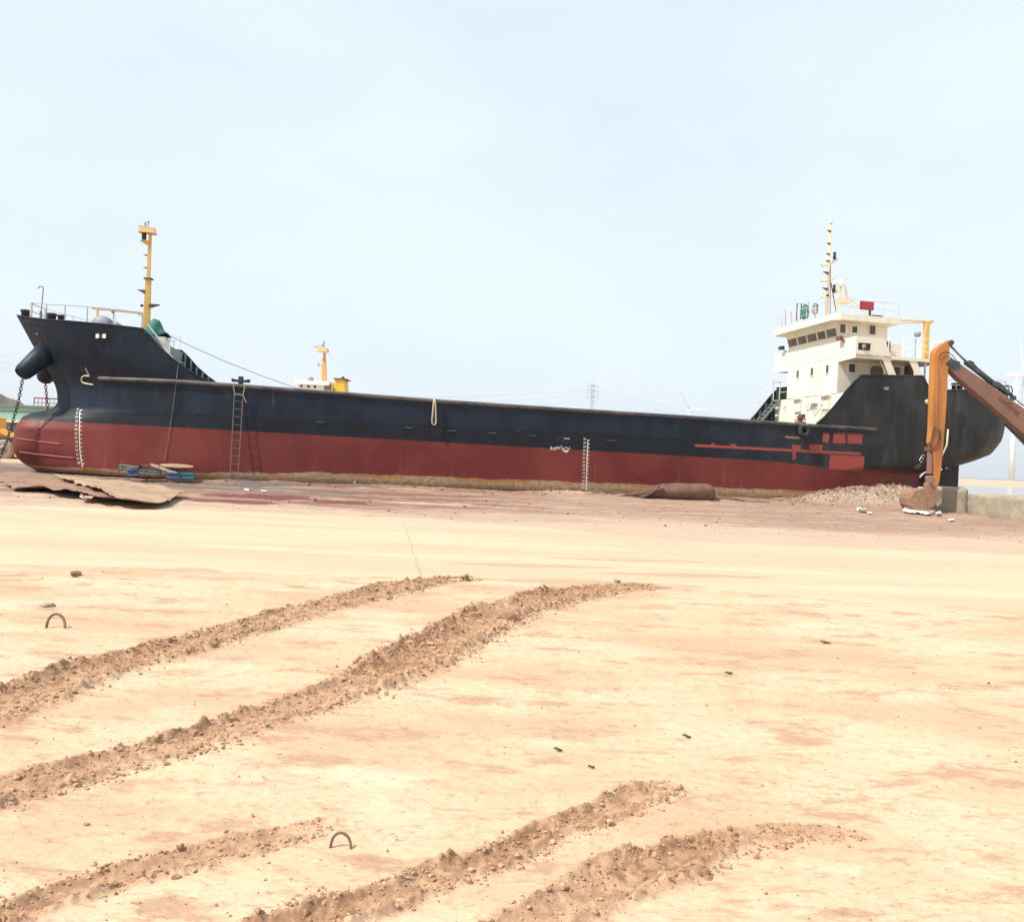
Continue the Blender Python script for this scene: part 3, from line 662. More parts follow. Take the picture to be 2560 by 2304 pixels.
# anchor hawse pods either side of the stem, and their chains
def pod(far):
    b = B(); f = (lambda t: 9-t) if far else (lambda t: t)
    tipc = ST(54, 934, 3.0); root = ST(124, 876, 4.1)
    if far: tipc.y = 9-tipc.y; root.y = 9-root.y
    b.tube([root, root.lerp(tipc, .5), root.lerp(tipc, .94), tipc], .60, 20, .33)
    o = b.build('hawse_pod', 'hull', ship, True)
    r = B(); ax = (tipc-root).normalized(); u = ax.cross(Vector((0, 0, 1))).normalized(); v = ax.cross(u)
    r.torus(tipc, u, v, .33, .04, 20, 6); r.build('pod_lip', 'hull', o, True)
    c = B(); top = tipc+Vector((.05, 0, -.30))
    P_ = [top]+([ST(47, 1000, 3.0), ST(30, 1060, 2.9), ST(16, 1105, 2.8), ST(-12, 1170, 2.5), ST(-60, 1186, 2.0)] if not far else [Vector((-2.7, 6.0, 2.5)), Vector((-2.6, 6.0, .1))])
    Ls = [0]
    for i in range(1, len(P_)): Ls.append(Ls[-1]+(P_[i]-P_[i-1]).length)
    n = int(Ls[-1]/.155)
    def at_(l): return Vector([float(np.interp(l, Ls, [p[k] for p in P_])) for k in range(3)])
    for i in range(n+1):
        p = at_(Ls[-1]*i/n); d = (at_(min(Ls[-1], Ls[-1]*i/n+.05))-at_(max(0, Ls[-1]*i/n-.05))).normalized()
        a = d.cross(Vector((0, 1, 0))).normalized() if i % 2 else d.cross(Vector((1, 0, 0))).normalized()
        c.torus(p, d, a, .11, .022, 12, 5, .065)
    c.build('anchor_chain', 'chainred' if far else 'chain', ship, True)
pod(False); pod(True)
# bars on the bulb, fairlead, marks
b = B()
for (x0, y0, x1, y1) in ((148, 848, 555, 903), (178, 972, 680, 1030), (245, 1100, 760, 1135)):
    p = [HP(*g2(x0+(x1-x0)*i/12, y0+(y1-y0)*(i/12)**.85), .015) for i in range(13)]; b.tube(p, .028, 6)
MT['rudderpaint'] = worn('rudder_paint', (.022, .018, .024), (.05, .035, .035), .6, 2)
MT['doorbrown'] = worn('brown_door', (.20, .15, .11), (.13, .09, .06), .6, 3)
MT['letterbrown'] = worn('faded_lettering', (.15, .05, .035), (.22, .09, .06), .7, 8)
MT['darkcloth'] = worn('dark_cloth', (.075, .05, .04), (.15, .085, .06), .85, 3, streak=False)
MT['laddersteel'] = worn('ladder_steel', (.15, .13, .12), (.22, .12, .09), .7, 6)
MT['redbar'] = worn('red_weld_bar', (.36, .12, .11), (.3, .15, .12), .5, 6)
b.build('hull_bar', 'redbar', ship, True)
def on_hull(pts, off=.012): return [(s, float(hull_t(s, z))-off, z) for s, z in pts]
def flat_marks(name, rects, mat='mark', texts=(), parent=None, shear=0):
    """rects: closed outlines in (s, z); texts: (string, s, z, size)"""
    b = B()
    for r in rects: b.add(on_hull(r), [tuple(range(len(r)))])
    for tx, s, z, size in texts:
        vs, fs = text_geo(tx, size)
        b.add(on_hull([(s+v[0], z+v[1]) for v in vs]), fs)
    return b.build(name, mat, ship if parent is None else parent)
def rect(s0, z0, s1, z1): return [(s0, z0), (s1, z0), (s1, z1), (s0, z1)]
def draft(line, zs_top, n0=34, n1=8, step_z=.2, num_off=-.23, size=.15, back=.04):
    """line(z)->s ; numbers every 20 cm"""
    rc = []; tx = []; k = (n0-n1)//2; z = zs_top
    for i in range(k+1):
        zz = zs_top-step_z*i; s = line(zz); val = n0-2*i
        tx.append(('%02d' % val, s+num_off, zz-.0, size))
        rc.append(rect(s, zz-.012, s+.15, zz+.022))
        rc.append(rect(s, zz-.10-.008, s+.07, zz-.10+.012))
    zz = zs_top+.02
    while zz > zs_top-step_z*k-.08:
        s = line(zz); s2 = line(zz-.1); rc.append([(s, zz-.1), (s+0, zz-.1), (s2+back, zz-.1), (s+back, zz)] if False else [(s2, zz-.1), (s2+back, zz-.1), (s+back, zz), (s, zz)]); zz -= .1
    return rc, tx
lb = [HP(*g2(*p)) for p in ((722, 595), (716, 700), (714, 860), (718, 950), (726, 1030), (740, 1085))]
lz = [p.z for p in lb][::-1]; ls = [p.x for p in lb][::-1]
rc, tx = draft(lambda z: float(np.interp(z, lz, ls)), lb[0].z, step_z=(lb[0].z-lb[-1].z)/13.1); flat_marks('draft_marks', rc, 'mark', tx)
pm0 = HP(1468, 1100); pm1 = HP(1463, 1226)
rc, tx = draft(lambda z: pm1.x+(pm0.x-pm1.x)*(z-pm1.z)/(pm0.z-pm1.z), pm0.z, step_z=(pm0.z-pm1.z)/13.4, num_off=-.22, size=.155, back=.06); flat_marks('draft_marks', rc, 'mark', tx)
def m1340(x, y): return HP(1340+x/10.11, 1060+y/10.11)
rc = []; c0 = m1340(757, 650); r0 = .145
ring = [(c0.x+math.cos(q)*r0, c0.z+math.sin(q)*r0) for q in np.linspace(0, 2*math.pi, 29)]; rin = [(c0.x+math.cos(q)*(r0-.032), c0.z+math.sin(q)*(r0-.032)) for q in np.linspace(0, 2*math.pi, 29)]
for i in range(28): rc.append([ring[i], ring[i+1], rin[i+1], rin[i]])
rc.append([(c0.x+math.cos(q)*(r0-.02), c0.z-.01+math.sin(q)*(r0-.02)) for q in np.linspace(math.pi, 2*math.pi, 15)])
for (x0, y0, x1, y1) in ((705, 352, 850, 376), (365, 590, 500, 612), (365, 628, 510, 650), (497, 572, 608, 592), (497, 606, 608, 626), (365, 560, 380, 650), (495, 572, 510, 648), (650, 628, 700, 652)):
    a = m1340(x0, y0); c = m1340(x1, y1); rc.append(rect(a.x, c.z, c.x, a.z))
a = m1340(610, 590); q = m1340(645, 640); z_ = m1340(828, 630)
flat_marks('load_line_mark', rc, 'mark', [('X', a.x, a.z, .15), ('Z', q.x-.02, q.z, .16), ('C', z_.x, z_.z, .15), ('R', m1340(365, 590).x, m1340(365, 592).z, .1)])
# stern draft marks follow the run
l3 = [HP(*p) for p in ((2304, 1139), (2298, 1150), (2291, 1163), (2285, 1171))]
b = B(); b.tube([p+Vector((0, -.02, 0)) for p in l3], .02, 4)
for i, (p, n_) in enumerate(zip([HP(2305, 1138), HP(2304, 1146), HP(2300, 1154), HP(2296, 1162), HP(2292, 1168)], ('34', '32', '30', '28', '26'))):
    vs, fs = text_geo(n_, .15); b.add([(p.x-.02+v[0], p.y-.03+.25*v[0]*.3, p.z+v[1]-.05) for v in vs], fs)
b.build('draft_marks', 'mark', ship)
# bow emblem
p = [HP(*g2(*q), .02) for q in ((772, 218), (790, 255), (808, 290), (770, 284), (745, 294), (734, 318), (738, 336), (752, 350), (795, 360), (842, 368))]
b = B(); b.tube(p[:3], .035, 6); b.tube(p[2:], .038, 6); b.build('bulb_symbol', 'markcream', ship)
# side openings of the forecastle and quarter
def fairlead(px, py, w_=.42, h_=.24, nm='fairlead'):
    p = HP(px, py); b = B(); t = float(hull_t(p.x, p.z)); sl_ = (float(hull_t(p.x+.3, p.z))-float(hull_t(p.x-.3, p.z)))/.6
    def q(ds, dz, o): return (p.x+ds, t+sl_*ds-o, p.z+dz)
    b.prism([q(-w_, -h_, .015), q(-w_*.36, -h_, .015), q(-w_*.36, h_, .015), q(-w_, h_, .015)], (0, -.03, 0)); b.prism([q(w_*.36, -h_, .015), q(w_, -h_, .015), q(w_, h_, .015), q(w_*.36, h_, .015)], (0, -.03, 0))
    o = b.build(nm, 'cream', ship); c = B(); c.prism([q(-w_*.36, -h_, .01), q(w_*.36, -h_, .01), q(w_*.36, h_, .01), q(-w_*.36, h_, .01)], (0, -.02, 0)); c.build('fairlead_opening', 'dark', o)
fairlead(*g1(912, 1156), .26, .10)
def lead_aft(px, py):
    p = HP(px, py); b = B(); b.prism([(p.x-.2, -.015, p.z-.10), (p.x, -.015, p.z-.10), (p.x, -.015, p.z+.10), (p.x-.2, -.015, p.z+.10)], (0, -.02, 0)); b.build('fairlead_opening', 'dark', ship)
    b = B(); b.prism([(p.x, -.015, p.z-.09), (p.x+.28, -.015, p.z-.09), (p.x+.28, -.015, p.z+.09), (p.x, -.015, p.z+.09)], (0, -.02, 0)); b.build('fairlead', 'graypaint', ship)
lead_aft(*g6(1335, 833))
p = HP(*g6(1722, 955)); b = B(); b.lathe([(.02, -.10), (.14, -.09), (.15, -.02), (.10, .02)], (p.x, float(hull_t(p.x, p.z)), p.z), 14, 'Y'); b.build('side_light', 'markcream', ship, True)
p = HP(*g1(338, 1140)); b = B(); b.ball((p.x, p.y-.03, p.z), .06, 6); b.build('side_light', 'graypaint', ship, True)
p0 = HP(2369, 1073); p1 = HP(2351, 1145); pm = HP(2366, 1112); b = B(); b.tube([p0+Vector((0, -.04, 0)), pm+Vector((0, -.04, 0)), p1+Vector((0, -.04, 0))], .05, 6)
b.build('hull_strake', 'markcream', ship, True)
b = B(); p0 = ST(2455, 996, 1.2); p1 = ST(2473, 1008, 1.2); b.tube([HP(2455, 996, .05), HP(2473, 1008, .05)], .05, 6); b.build('stern_stripe', 'mark', ship)
# small vent lips along the belt
b = B()
for (x0, x1, y) in ((60, 125, 508), (390, 452, 527), (728, 780, 550), (1358, 1428, 587)):
    a = HP(1100+x0/3.26, 920+y/3.26); c = HP(1100+x1/3.26, 920+y/3.26+.5); b.box((a.x, -.05, a.z-.03), (c.x, .01, a.z+.03))
for (x, y, q) in ((975, 765, 30), (1700, 812, 32)):
    a = HP(500+x/3.26, 820+y/3.26); b.box((a.x-.18, -.05, a.z-.025), (a.x+.2, .01, a.z+.03))
b.build('belt_lip', 'rail', ship)
# rudder, stern post, propeller
b = B(); za = 2.62; s_l = 50.35; s_r = 51.9
b.prism([(s_l, BC-.12, .35), (s_r, BC-.12, .35), (s_r, BC-.12, 2.55), (s_l+.35, BC-.12, 2.12), (s_l, BC-.12, 2.02)], (0, .24, 0)); rud = b.build('rudder', 'rudderpaint', ship)
b = B(); b.lathe([(.08, 0), (.08, .8)], (50.9, BC, 2.0), 12); b.box((49.0, BC-.1, .3), (50.4, BC+.1, .5)); b.build('rudder_stock', 'hull', rud)
b = B()
for i in range(4):
    q = i*math.pi/2+.4; d = Vector((0, math.cos(q), math.sin(q))); e = Vector((0, -math.sin(q), math.cos(q))); c = Vector((49.55, BC, 1.2)); t_ = Vector((.12, 0, 0))
    b.prism([c+d*.1-e*.06-t_, c+d*.35-e*.28-t_*2, c+d*.75-e*.15-t_, c+d*.8+e*.1+t_, c+d*.4+e*.26+t_*1.5, c+d*.1+e*.06+t_], (.03, 0, 0))
b.lathe([(.16, -.5), (.16, .1), (.04, .3)], (49.5, BC, 1.2), 12, 'X'); b.build('propeller', 'rust', ship)

# ---- forecastle gear
def railing(name, path, zf, h, mat, post=.028, rail=.022, mids=(1,), every=1.3, parent=ship, bars=1):
    """path of (s,t) points with zf base height; top rail, mid rails and posts"""
    b = B(); L = [0]
    for i in range(1, len(path)): L.append(L[-1]+math.dist(path[i-1], path[i]))
    top = [Vector((p[0], p[1], zf(p[0])+h)) for p in path]; b.tube(top, rail, 6)
    for m_ in range(bars): 
        f = (m_+1)/(bars+1); b.tube([Vector((p[0], p[1], zf(p[0])+h*f)) for p in path], rail*.75, 5)
    n = max(1, round(L[-1]/every))
    for i in range(n+1):
        q = L[-1]*i/n; s = float(np.interp(q, L, [p[0] for p in path])); t = float(np.interp(q, L, [p[1] for p in path]))
        b.tube([(s, t, zf(s)-.02), (s, t, zf(s)+h)], post, 6)
    return b.build(name, mat, parent)
zt_ = lambda s: float(ztop(s))
def edge(s_a, s_b, n, far=False, inset=.12):
    P = []
    for i in range(n+1):
        s = s_a+(s_b-s_a)*i/n; t = float(hull_t(s, ztop(s)-.05))+inset; P.append((s, 9-t if far else t))
    return P
MT['fcrail'] = worn('forecastle_rail_paint', (.34, .36, .38), (.45, .38, .32), .6, 6)
nearE = edge(-2.9, 3.2, 14, inset=.15); farE = edge(-2.9, 3.2, 14, True, inset=.15)
railing('guard_rail', nearE, zt_, .78, 'fcrail', .026, .02, every=1.35, bars=0); railing('guard_rail', farE, zt_, .78, 'white', .026, .02, every=1.35, bars=0)
railing('guard_rail', [nearE[0], (-3.1, 4.5), farE[0]], zt_, .78, 'pinkrail', .06, .03, every=1.6, bars=1)
# jackstaff
p = ST(*g1(370, 950), 4.5); b = B(); b.tube([(p.x, 4.5, 7.5), (p.x+.0, 4.5, p.z+.1)], .07, 6); tp = ST(*g1(392, 722), 4.5); b.tube([(p.x, 4.5, p.z), (tp.x, 4.5, tp.z), (tp.x-.06, 4.5, tp.z+.06), (tp.x-.18, 4.5, tp.z+.07), (tp.x-.26, 4.5, tp.z-.05)], .03, 6); b.build('jackstaff', 'graypaint', ship)
# bollards near the stem
for (s, t) in ((-3.35, 4.1), (-1.6, 2.6), (-1.6, 6.4)):
    b = B(); z = zt_(s); b.lathe([(.2, -.1), (.2, .25), (.24, .27), (.24, .36), (.2, .38)], (s, t, z), 16); b.lathe([(.16, -.1), (.16, .2), (.2, .22), (.2, .32)], (s+.45, t, z), 12) if t < 4 else None; b.build('bollard', 'dark', ship, True)
# windlass, half hidden behind the edge
b = B(); p = ST(*g1(985, 1010), 4.5); b.lathe([(.1, -1.2), (.5, -1.15), (.5, -.8), (.25, -.78), (.25, .78), (.5, .8), (.5, 1.15), (.1, 1.2)], (p.x, 4.5, p.z-.45), 24, 'Y'); b.box((p.x-.4, 3.9, 7.2), (p.x+.4, 5.1, p.z-.4)); b.build('windlass', 'graypaint', ship, True)
# foremast
def P1(x, y, t=4.5): return ST(*g1(x, y), t)
base = P1(1318, 1090); mid = P1(1338, 640); top = P1(1360, 215)
b = B()
def sq(c, w_): return [(c.x-w_, 4.5-w_, c.z), (c.x+w_, 4.5-w_, c.z), (c.x+w_, 4.5+w_, c.z), (c.x-w_, 4.5+w_, c.z)]
def mastseg(b, c0, c1, w0, w1): b.add(sq(c0, w0)+sq(c1, w1), [(3, 2, 1, 0), (4, 5, 6, 7), (0, 1, 5, 4), (1, 2, 6, 5), (2, 3, 7, 6), (3, 0, 4, 7)])
sx = base.x+.02
mastseg(b, Vector((sx, 0, 6.9)), Vector((sx, 0, mid.z)), .165, .125); mastseg(b, Vector((sx, 0, mid.z)), Vector((sx, 0, top.z)), .085, .07)
fm = b.build('foremast', 'yellow', ship)
b = B(); b.box((sx-.2, 4.3, mid.z-.03), (sx+.22, 4.7, mid.z+.03)); b.build('mast_flange', 'rust', fm)
b = B()
z = P1(1300, 200).z; b.box((sx-.52, 4.25, z-.12), (sx+.24, 4.75, z+.13)); b.box((sx-.56, 4.22, z-.16), (sx+.3, 4.78, z-.12)); b.build('mast_platform', 'pale_yellow', fm)
b = B(); zb = P1(1320, 305).z; b.prism([(sx-.42, 4.35, zb), (sx, 4.35, zb), (sx, 4.35, zb-.14), (sx-.05, 4.35, zb-.22)], (0, .3, 0)); b.box((sx-.45, 4.3, zb), (sx, 4.7, zb+.04)); b.build('lamp_bracket', 'yellow', fm)
def navlamp(b, c, h, r=.1): b.lathe([(r*.7, 0), (r, .03), (r, h*.38), (r*1.25, h*.4), (r*1.25, h*.46), (r, h*.48), (r, h*.85), (r*1.2, h*.9), (r*.8, h)], c, 12)
b = B(); navlamp(b, (sx-.3, 4.5, zb+.05), P1(1320, 218).z-zb-.06, .11); b.build('navigation_lamp', 'dark', fm, True)
b = B(); b.tube([(sx-.12, 4.5, z+.1), (sx-.12, 4.5, P1(1335, 120).z)], .025, 6); b.ball((sx-.12, 4.5, P1(1335, 125).z), .06, 6); b.box((sx-.3, 4.46, z+.1), (sx-.22, 4.54, z+.42)); b.tube([P1(1245, 158), P1(1330, 170)], .015, 5); b.build('mast_top_fitting', 'graypaint', fm)
b = B()
for (xa, y, d_) in ((-.26, 428, 0), (-.26, 543, 0)):
    z = P1(1330, y).z; b.prism([(sx-.30, 4.44, z+.03), (sx-.06, 4.44, z+.03), (sx-.06, 4.44, z-.07)], (0, .12, 0))
z = P1(1290, 742).z; b.prism([(sx-.52, 4.35, z), (sx-.1, 4.35, z), (sx-.1, 4.35, z-.22)], (0, .3, 0)); z = P1(1360, 868).z; b.prism([(sx+.1, 4.35, z), (sx+.62, 4.35, z), (sx+.1, 4.35, z-.20)], (0, .3, 0))
b.build('mast_step', 'rust', fm)
b = B(); p = P1(1280, 880); b.ball(p, .08, 6); b.box((p.x, 4.47, p.z-.02), (sx, 4.53, p.z+.02)); b.build('floodlight', 'dark', fm, True)
b = B(); p0 = P1(828, 903); p1 = P1(1290, 950); b.tube([p0, p1], .055, 6); b.tube([P1(880, 905), P1(878, 1035)], .07, 6); b.tube([P1(1240, 948), P1(1292, 985)], .04, 5); b.build('cargo_boom', 'pale_yellow', ship)
b = B(); p = P1(1022, 938); b.ball(p, .09, 6); b.tube([p, P1(1065, 1055)], .01, 4); b.build('boom_block', 'dark', ship)
# draped winch house behind the mast
b = B(); q0 = ST(401, 845, 4.5); b.box((q0.x-.45, 3.7, 6.2), (q0.x+.42, 4.9, q0.z-.02)); b.build('winch_house', 'cream', ship)
b = B(); b.box((q0.x-.95, 3.7, 6.9), (q0.x-.1, 4.7, q0.z+.12)); b.build('winch_frame', 'rust', ship)
b = B(); n = 18
cA = ST(388, 826, 4.2)
for i in range(n):
    for j in range(n):
        a = i/(n-1)*math.pi*2; e = j/(n-1); r = math.sin(e*math.pi/2)**.8; h = math.cos(e*math.pi/2)
        wr = 1+.06*math.sin(a*5+e*4)*e+.05*math.sin(a*9+2)*e+.03*math.sin(a*14)
        x = math.cos(a)*r*.44*wr; y = math.sin(a)*r*.6*wr; z = h*.86-.05*math.sin(a*3)*e+.04*math.sin(e*9+a*2)
        x += max(0, e-.75)*4*max(0, math.cos(a))*.38; z += -max(0, e-.75)*4*.08*math.cos(a*4)
        b.v.append((cA.x+x+.0, cA.y+y, cA.z-.30+z))
for i in range(n-1):
    for j in range(n-1): b.f.append((i*n+j, (i+1)*n+j, (i+1)*n+j+1, i*n+j+1))
tp_ = b.build('tarpaulin', 'tarp', None, True); tp_.matrix_world = Matrix.Translation(Vector(SO)) @ Matrix.Rotation(YAW, 4, 'Z')
tag(tp_, 'green tarpaulin draped over the winch behind the foremast', 'tarpaulin')
# stair rail down from the forecastle, small platform behind the near bulwark
b = B()
def Pc(x, y, t=1.6): return ST(340+x/8.27, 760+y/8.27, t)
b.tube([Pc(232, 410, 2.2), Pc(430, 660, 2.2), Pc(560, 860, 2.2), Pc(700, 1040, 2.2), Pc(800, 1170, 2.2)], .03, 5); b.tube([Pc(700, 800, 2.2), Pc(690, 1090, 2.2)], .03, 5); b.tube([Pc(530, 790, 2.2), Pc(700, 805, 2.2)], .018, 5); b.tube([Pc(530, 725, 5), Pc(820, 768, 5)], .02, 5); b.tube([Pc(785, 765, 5), Pc(780, 900, 5)], .02, 5)
b.tube([Pc(180, 590, .8), Pc(330, 760, .8), Pc(520, 940, .8), Pc(700, 1110, .8)], .035, 5)
b.build('stair_rail', 'white', ship)
b = B(); b.tube([Pc(870, 1210, 1), Pc(1000, 1215, 1), Pc(990, 1330, 1)], .035, 5); b.tube([Pc(900, 1250, 1), Pc(985, 1330, 1)], .03, 5); b.build('bulwark_bracket', 'greygreen', ship)
# frames of the far forecastle bulwark seen from inside
b = B()
for i in range(9):
    s = 3.5+i*.33; z = zt_(s); h = float(hb(s, z-.2)); b.box((s, BC+h-.28, 4.2), (s+.05, BC+h-.03, z-.02))
b.build('bulwark_stiffener', 'greygreen', ship)

# ---- aft superstructure
SF = 41.2; TN, TF = 1.7, 7.3
# poop front bulkhead and lower walls
b = B(); b.box((SF+.03, .12, 4.2), (SF+.12, 8.88, 6.38)); b.build('poop_bulkhead', 'cream', ship)
house = B(); house.box((SF, TN, 6.40), (45.6, TF, 8.33)); house = house.build('deckhouse', 'cream', ship)
def pane_front(par, t0, t1, z0, z1, s=SF, ds=0., frame=.045, mat='glass'):
    """upright window on a crosswise wall facing forward; ds = lean of the top towards the bow"""
    f = B(); e = frame
    def q(t, z): k = (z-z0)/(z1-z0); return (s-ds*k, t, z)
    for (a, b_, c, d) in ((t0-e, t0, z0-e, z1+e), (t1, t1+e, z0-e, z1+e), (t0, t1, z0-e, z0), (t0, t1, z1, z1+e)):
        f.prism([q(a, c), q(b_, c), q(b_, d), q(a, d)], (-.045, 0, 0))
    w_ = f.build('window', 'cream' if mat == 'glass' else mat, par); g = B(); g.prism([q(t0, z0), q(t1, z0), q(t1, z1), q(t0, z1)], (-.015, 0, 0)); g.build('pane', 'glass', None).parent = w_ if par is ship else par
    return w_
def win_front(par, t0, t1, z0, z1, s=SF, ds=0.):
    f = B(); e = .05
    def q(t, z): k = (z-z0)/(z1-z0); return (s-ds*k, t, z)
    f.prism([q(t0, z0), q(t1, z0), q(t1, z1), q(t0, z1)], (-.018, 0, 0)); return f.build('window', 'glass', par)
def frame_front(b, t0, t1, z0, z1, s=SF, ds=0., e=.05):
    def q(t, z): k = (z-z0)/(z1-z0); return (s-ds*k, t, z)
    for (a, b_, c, d) in ((t0-e, t0, z0-e, z1+e), (t1, t1+e, z0-e, z1+e), (t0, t1, z0-e, z0), (t0, t1, z1, z1+e)):
        b.prism([q(a, c), q(b_, c), q(b_, d), q(a, d)], (-.05, 0, 0))
def win_side(par, s0, s1, z0, z1, t=TN): 
    f = B(); f.prism([(s0, t, z0), (s1, t, z0), (s1, t, z1), (s0, t, z1)], (0, -.018, 0)); return f.build('window', 'glass', par)
def frame_side(b, s0, s1, z0, z1, t=TN, e=.05):
    for (a, b_, c, d) in ((s0-e, s0, z0-e, z1+e), (s1, s1+e, z0-e, z1+e), (s0, s1, z0-e, z0), (s0, s1, z1, z1+e)):
        b.prism([(a, t, c), (b_, t, c), (b_, t, d), (a, t, d)], (0, -.05, 0))
fr = B()
for t in (6.02, 4.38, 2.72):
    win_front(house, t-.15, t+.15, 7.66, 8.14); frame_front(fr, t-.15, t+.15, 7.66, 8.14)
for s in (42.1, 45.1):
    win_side(house, s-.2, s+.2, 7.68, 8.16); frame_side(fr, s-.2, s+.2, 7.68, 8.16)
fr.build('window_surround', 'cream', house)
b = B(); b.prism([(43.36, TN, 6.5), (44.14, TN, 6.5), (44.14, TN, 8.0), (44.0, TN, 8.15), (43.5, TN, 8.15), (43.36, TN, 8.0)], (0, -.03, 0)); b.build('door', 'doorbrown', house)
b = B(); frame_side(b, 43.3, 44.2, 6.5, 8.2, e=.07); b.build('door_frame', 'cream', house)
# front hoods, vents and pipes on the bulkhead
b = B()
for (t, z, w_) in ((5.88, 6.28, .42), (2.75, 6.30, .45)): b.box((SF-.28, t-w_, z-.04), (SF+.03, t+w_, z+.03)); b.box((SF-.10, t-w_+.05, z-.8), (SF+.03, t+w_-.05, z-.04))
a = SS(*g6(705, 970), SF); b.box((SF-.25, a.y-.38, a.z-.03), (SF+.03, a.y+.38, a.z+.05)); b.build('vent_hood', 'cream_rusty', ship)
b = B()
for pts in ([(620, 1005), (650, 990), (655, 965)], [(755, 995), (780, 975), (783, 935), (800, 925)], [(690, 1060), (745, 985)], [(720, 1140), (800, 1035)], [(735, 1140), (850, 1010)], [(415, 975), (435, 980), (425, 1030)]):
    b.tube([SS(*g6(*q), SF-.12) for q in pts], .035, 5)
b.build('deck_pipe', 'cream_rusty', ship)
a = SS(*g6(580, 1120), SF-1.6); b = B(); b.lathe([(.28, -.75), (.28, -.2), (.34, -.18), (.34, -.1), (.14, -.08), (.14, .12), (.24, .14), (.24, .22)], (a.x, a.y, a.z), 14); b.box((a.x-.05, a.y-.55, a.z-.02), (a.x+.05, a.y+.55, a.z+.06)); b.box((a.x-.12, a.y-.35, a.z+.1), (a.x+.12, a.y+.05, a.z+.34)); b.build('deck_winch', 'rust', ship)
# far stair with handrails and far bulwark lining
b = B(); st0 = SS(*g6(1 if 0 else 350, 940), SF-.1)
A0 = Vector((SF-.1, 8.1, 6.42)); A1 = Vector((SF-1.9, 8.1, 4.3)); off = Vector((0, .65, 0))
for o_ in (Vector(), off): b.prism([A0+o_, A1+o_, A1+o_+Vector((.18, 0, 0)), A0+o_+Vector((.18, 0, 0))], (0, .05, 0))
for i in range(9):
    q = A1.lerp(A0, (i+.5)/9); b.box((q.x-.02, 8.12, q.z-.02), (q.x+.22, 8.74, q.z+.02))
stair = b.build('stair', 'greygreen', ship)
b = B()
b.tube([A1+Vector((-.6, -.05, .35)), A0+Vector((-.55, -.05, 1.15)), A0+Vector((0, -.05, 1.15))], .035, 6); b.tube([A0+Vector((-.45, -.05, 1.1)), A0+Vector((-.45, -.05, -.1)), A0+Vector((0, -.05, -.1))], .035, 6)
b.tube([A0+Vector((0, -.05, 1.15)), A0+Vector((0, -.05, 0))], .035, 6)
for h in (.45, .8, 1.15): b.tube([A0+Vector((0, -.05, h)), (SF-.05, TF, 6.42+h)], .022, 5)
b.build('handrail', 'pinkrail', stair)
# far raised bulwark inner lining
b = B()
for i in range(6):
    s = 39.3+i*.42; b.box((s, 8.72, 4.25), (s+.05, 8.95, zt_(s)-.03))
b.box((41.3, 8.80, 6.4), (45.6, 8.86, 7.3)); b.build('bulwark_stiffener', 'green', ship)
# bridge deck and its wings
b = B(); b.box((SF+.02, .0, 8.34), (47.0, 9.0, 8.52)); b.build('bridge_deck', 'cream', ship)
MT_w = 'cream'
b = B()
for (t0, t1, sgn) in ((0, TN, 1), (TF, 9.0, -1)):
    to = t0 if sgn > 0 else t1; ti = t1 if sgn > 0 else t0
    # front plate of the wing with a raking lower edge
    b.prism([(SF-.02, to, 8.30), (SF-.02, ti, 8.22), (SF-.02, ti, 9.55), (SF-.02, to, 9.52)], (.06, 0, 0))
    y0, y1 = (to, to+.06) if sgn > 0 else (to-.06, to)
    # side plate with a square port: four pieces
    sa, sb, za_, zb_ = SF+.04, 42.95, 8.30, 9.52
    h0, h1, k0, k1 = 41.32, 42.13, 8.74, 9.16
    b.box((sa, y0, za_), (sb, y1, k0)); b.box((sa, y0, k1), (sb, y1, zb_)); b.box((sa, y0, k0), (h0, y1, k1)); b.box((h1, y0, k0), (sb, y1, k1))
    b.prism([(sb, y0, 8.30), (43.55, y0, 8.30), (43.35, y0, 8.75), (sb, y0, 9.52)], (0, .06, 0))
b.build('bridge_wing', 'cream', ship)
b = B(); b.box((41.28, .065, 8.68), (42.2, .40, 9.22)); b.build('port_light_box', 'dark', ship)
b = B(); b.lathe([(.05, -.12), (.12, -.1), (.12, .12), (.05, .16)], (41.7, .02, 8.92), 12); b.build('side_lamp', 'graypaint', ship, True)
# side screen struts from the bridge deck to the bulwark
for sgn in (1, -1):
    def q(x, y): p = ST(*g6(x, y), 0.); return (p.x, 0.03 if sgn > 0 else 8.91, p.z)
    b = B(); b.prism([q(1296, 549), q(1318, 562), q(1338, 595), q(1385, 718), q(1452, 718), q(1402, 598), q(1392, 575), q(1400, 556), q(1408, 549)], (0, .06, 0)); b.build('screen_strut', 'cream_rusty', ship)
    b = B(); b.prism([q(1520, 549), q(1545, 562), q(1575, 600), q(1612, 680), q(1614, 718), q(1686, 718), q(1632, 580), q(1628, 556), q(1640, 549)], (0, .06, 0)); b.build('screen_strut', 'cream', ship)
    b = B(); p = ST(*g6(1360, 700), 0); b.tube([(p.x, .1 if sgn > 0 else 8.9, p.z), (ST(*g6(1310, 590), 0).x, .1 if sgn > 0 else 8.9, 8.2)], .03, 5); b.build('screen_brace', 'yellow', ship)
# posts and gear under the after end of the bridge deck
b = B()
for s in (45.9, 46.8):
    for t in (.3, 8.6): b.box((s, t, 6.4), (s+.09, t+.09, 8.34))
b.build('deck_pillar', 'cream', ship)
b = B(); b.box((46.1, 2.0, 6.4), (46.6, 2.5, 8.34)); b.lathe([(.2, 0), (.3, .3), (.2, .9), (.1, 1.2)], (46.1, 1.2, 6.9), 12); b.build('vent_trunk', 'rust', ship)
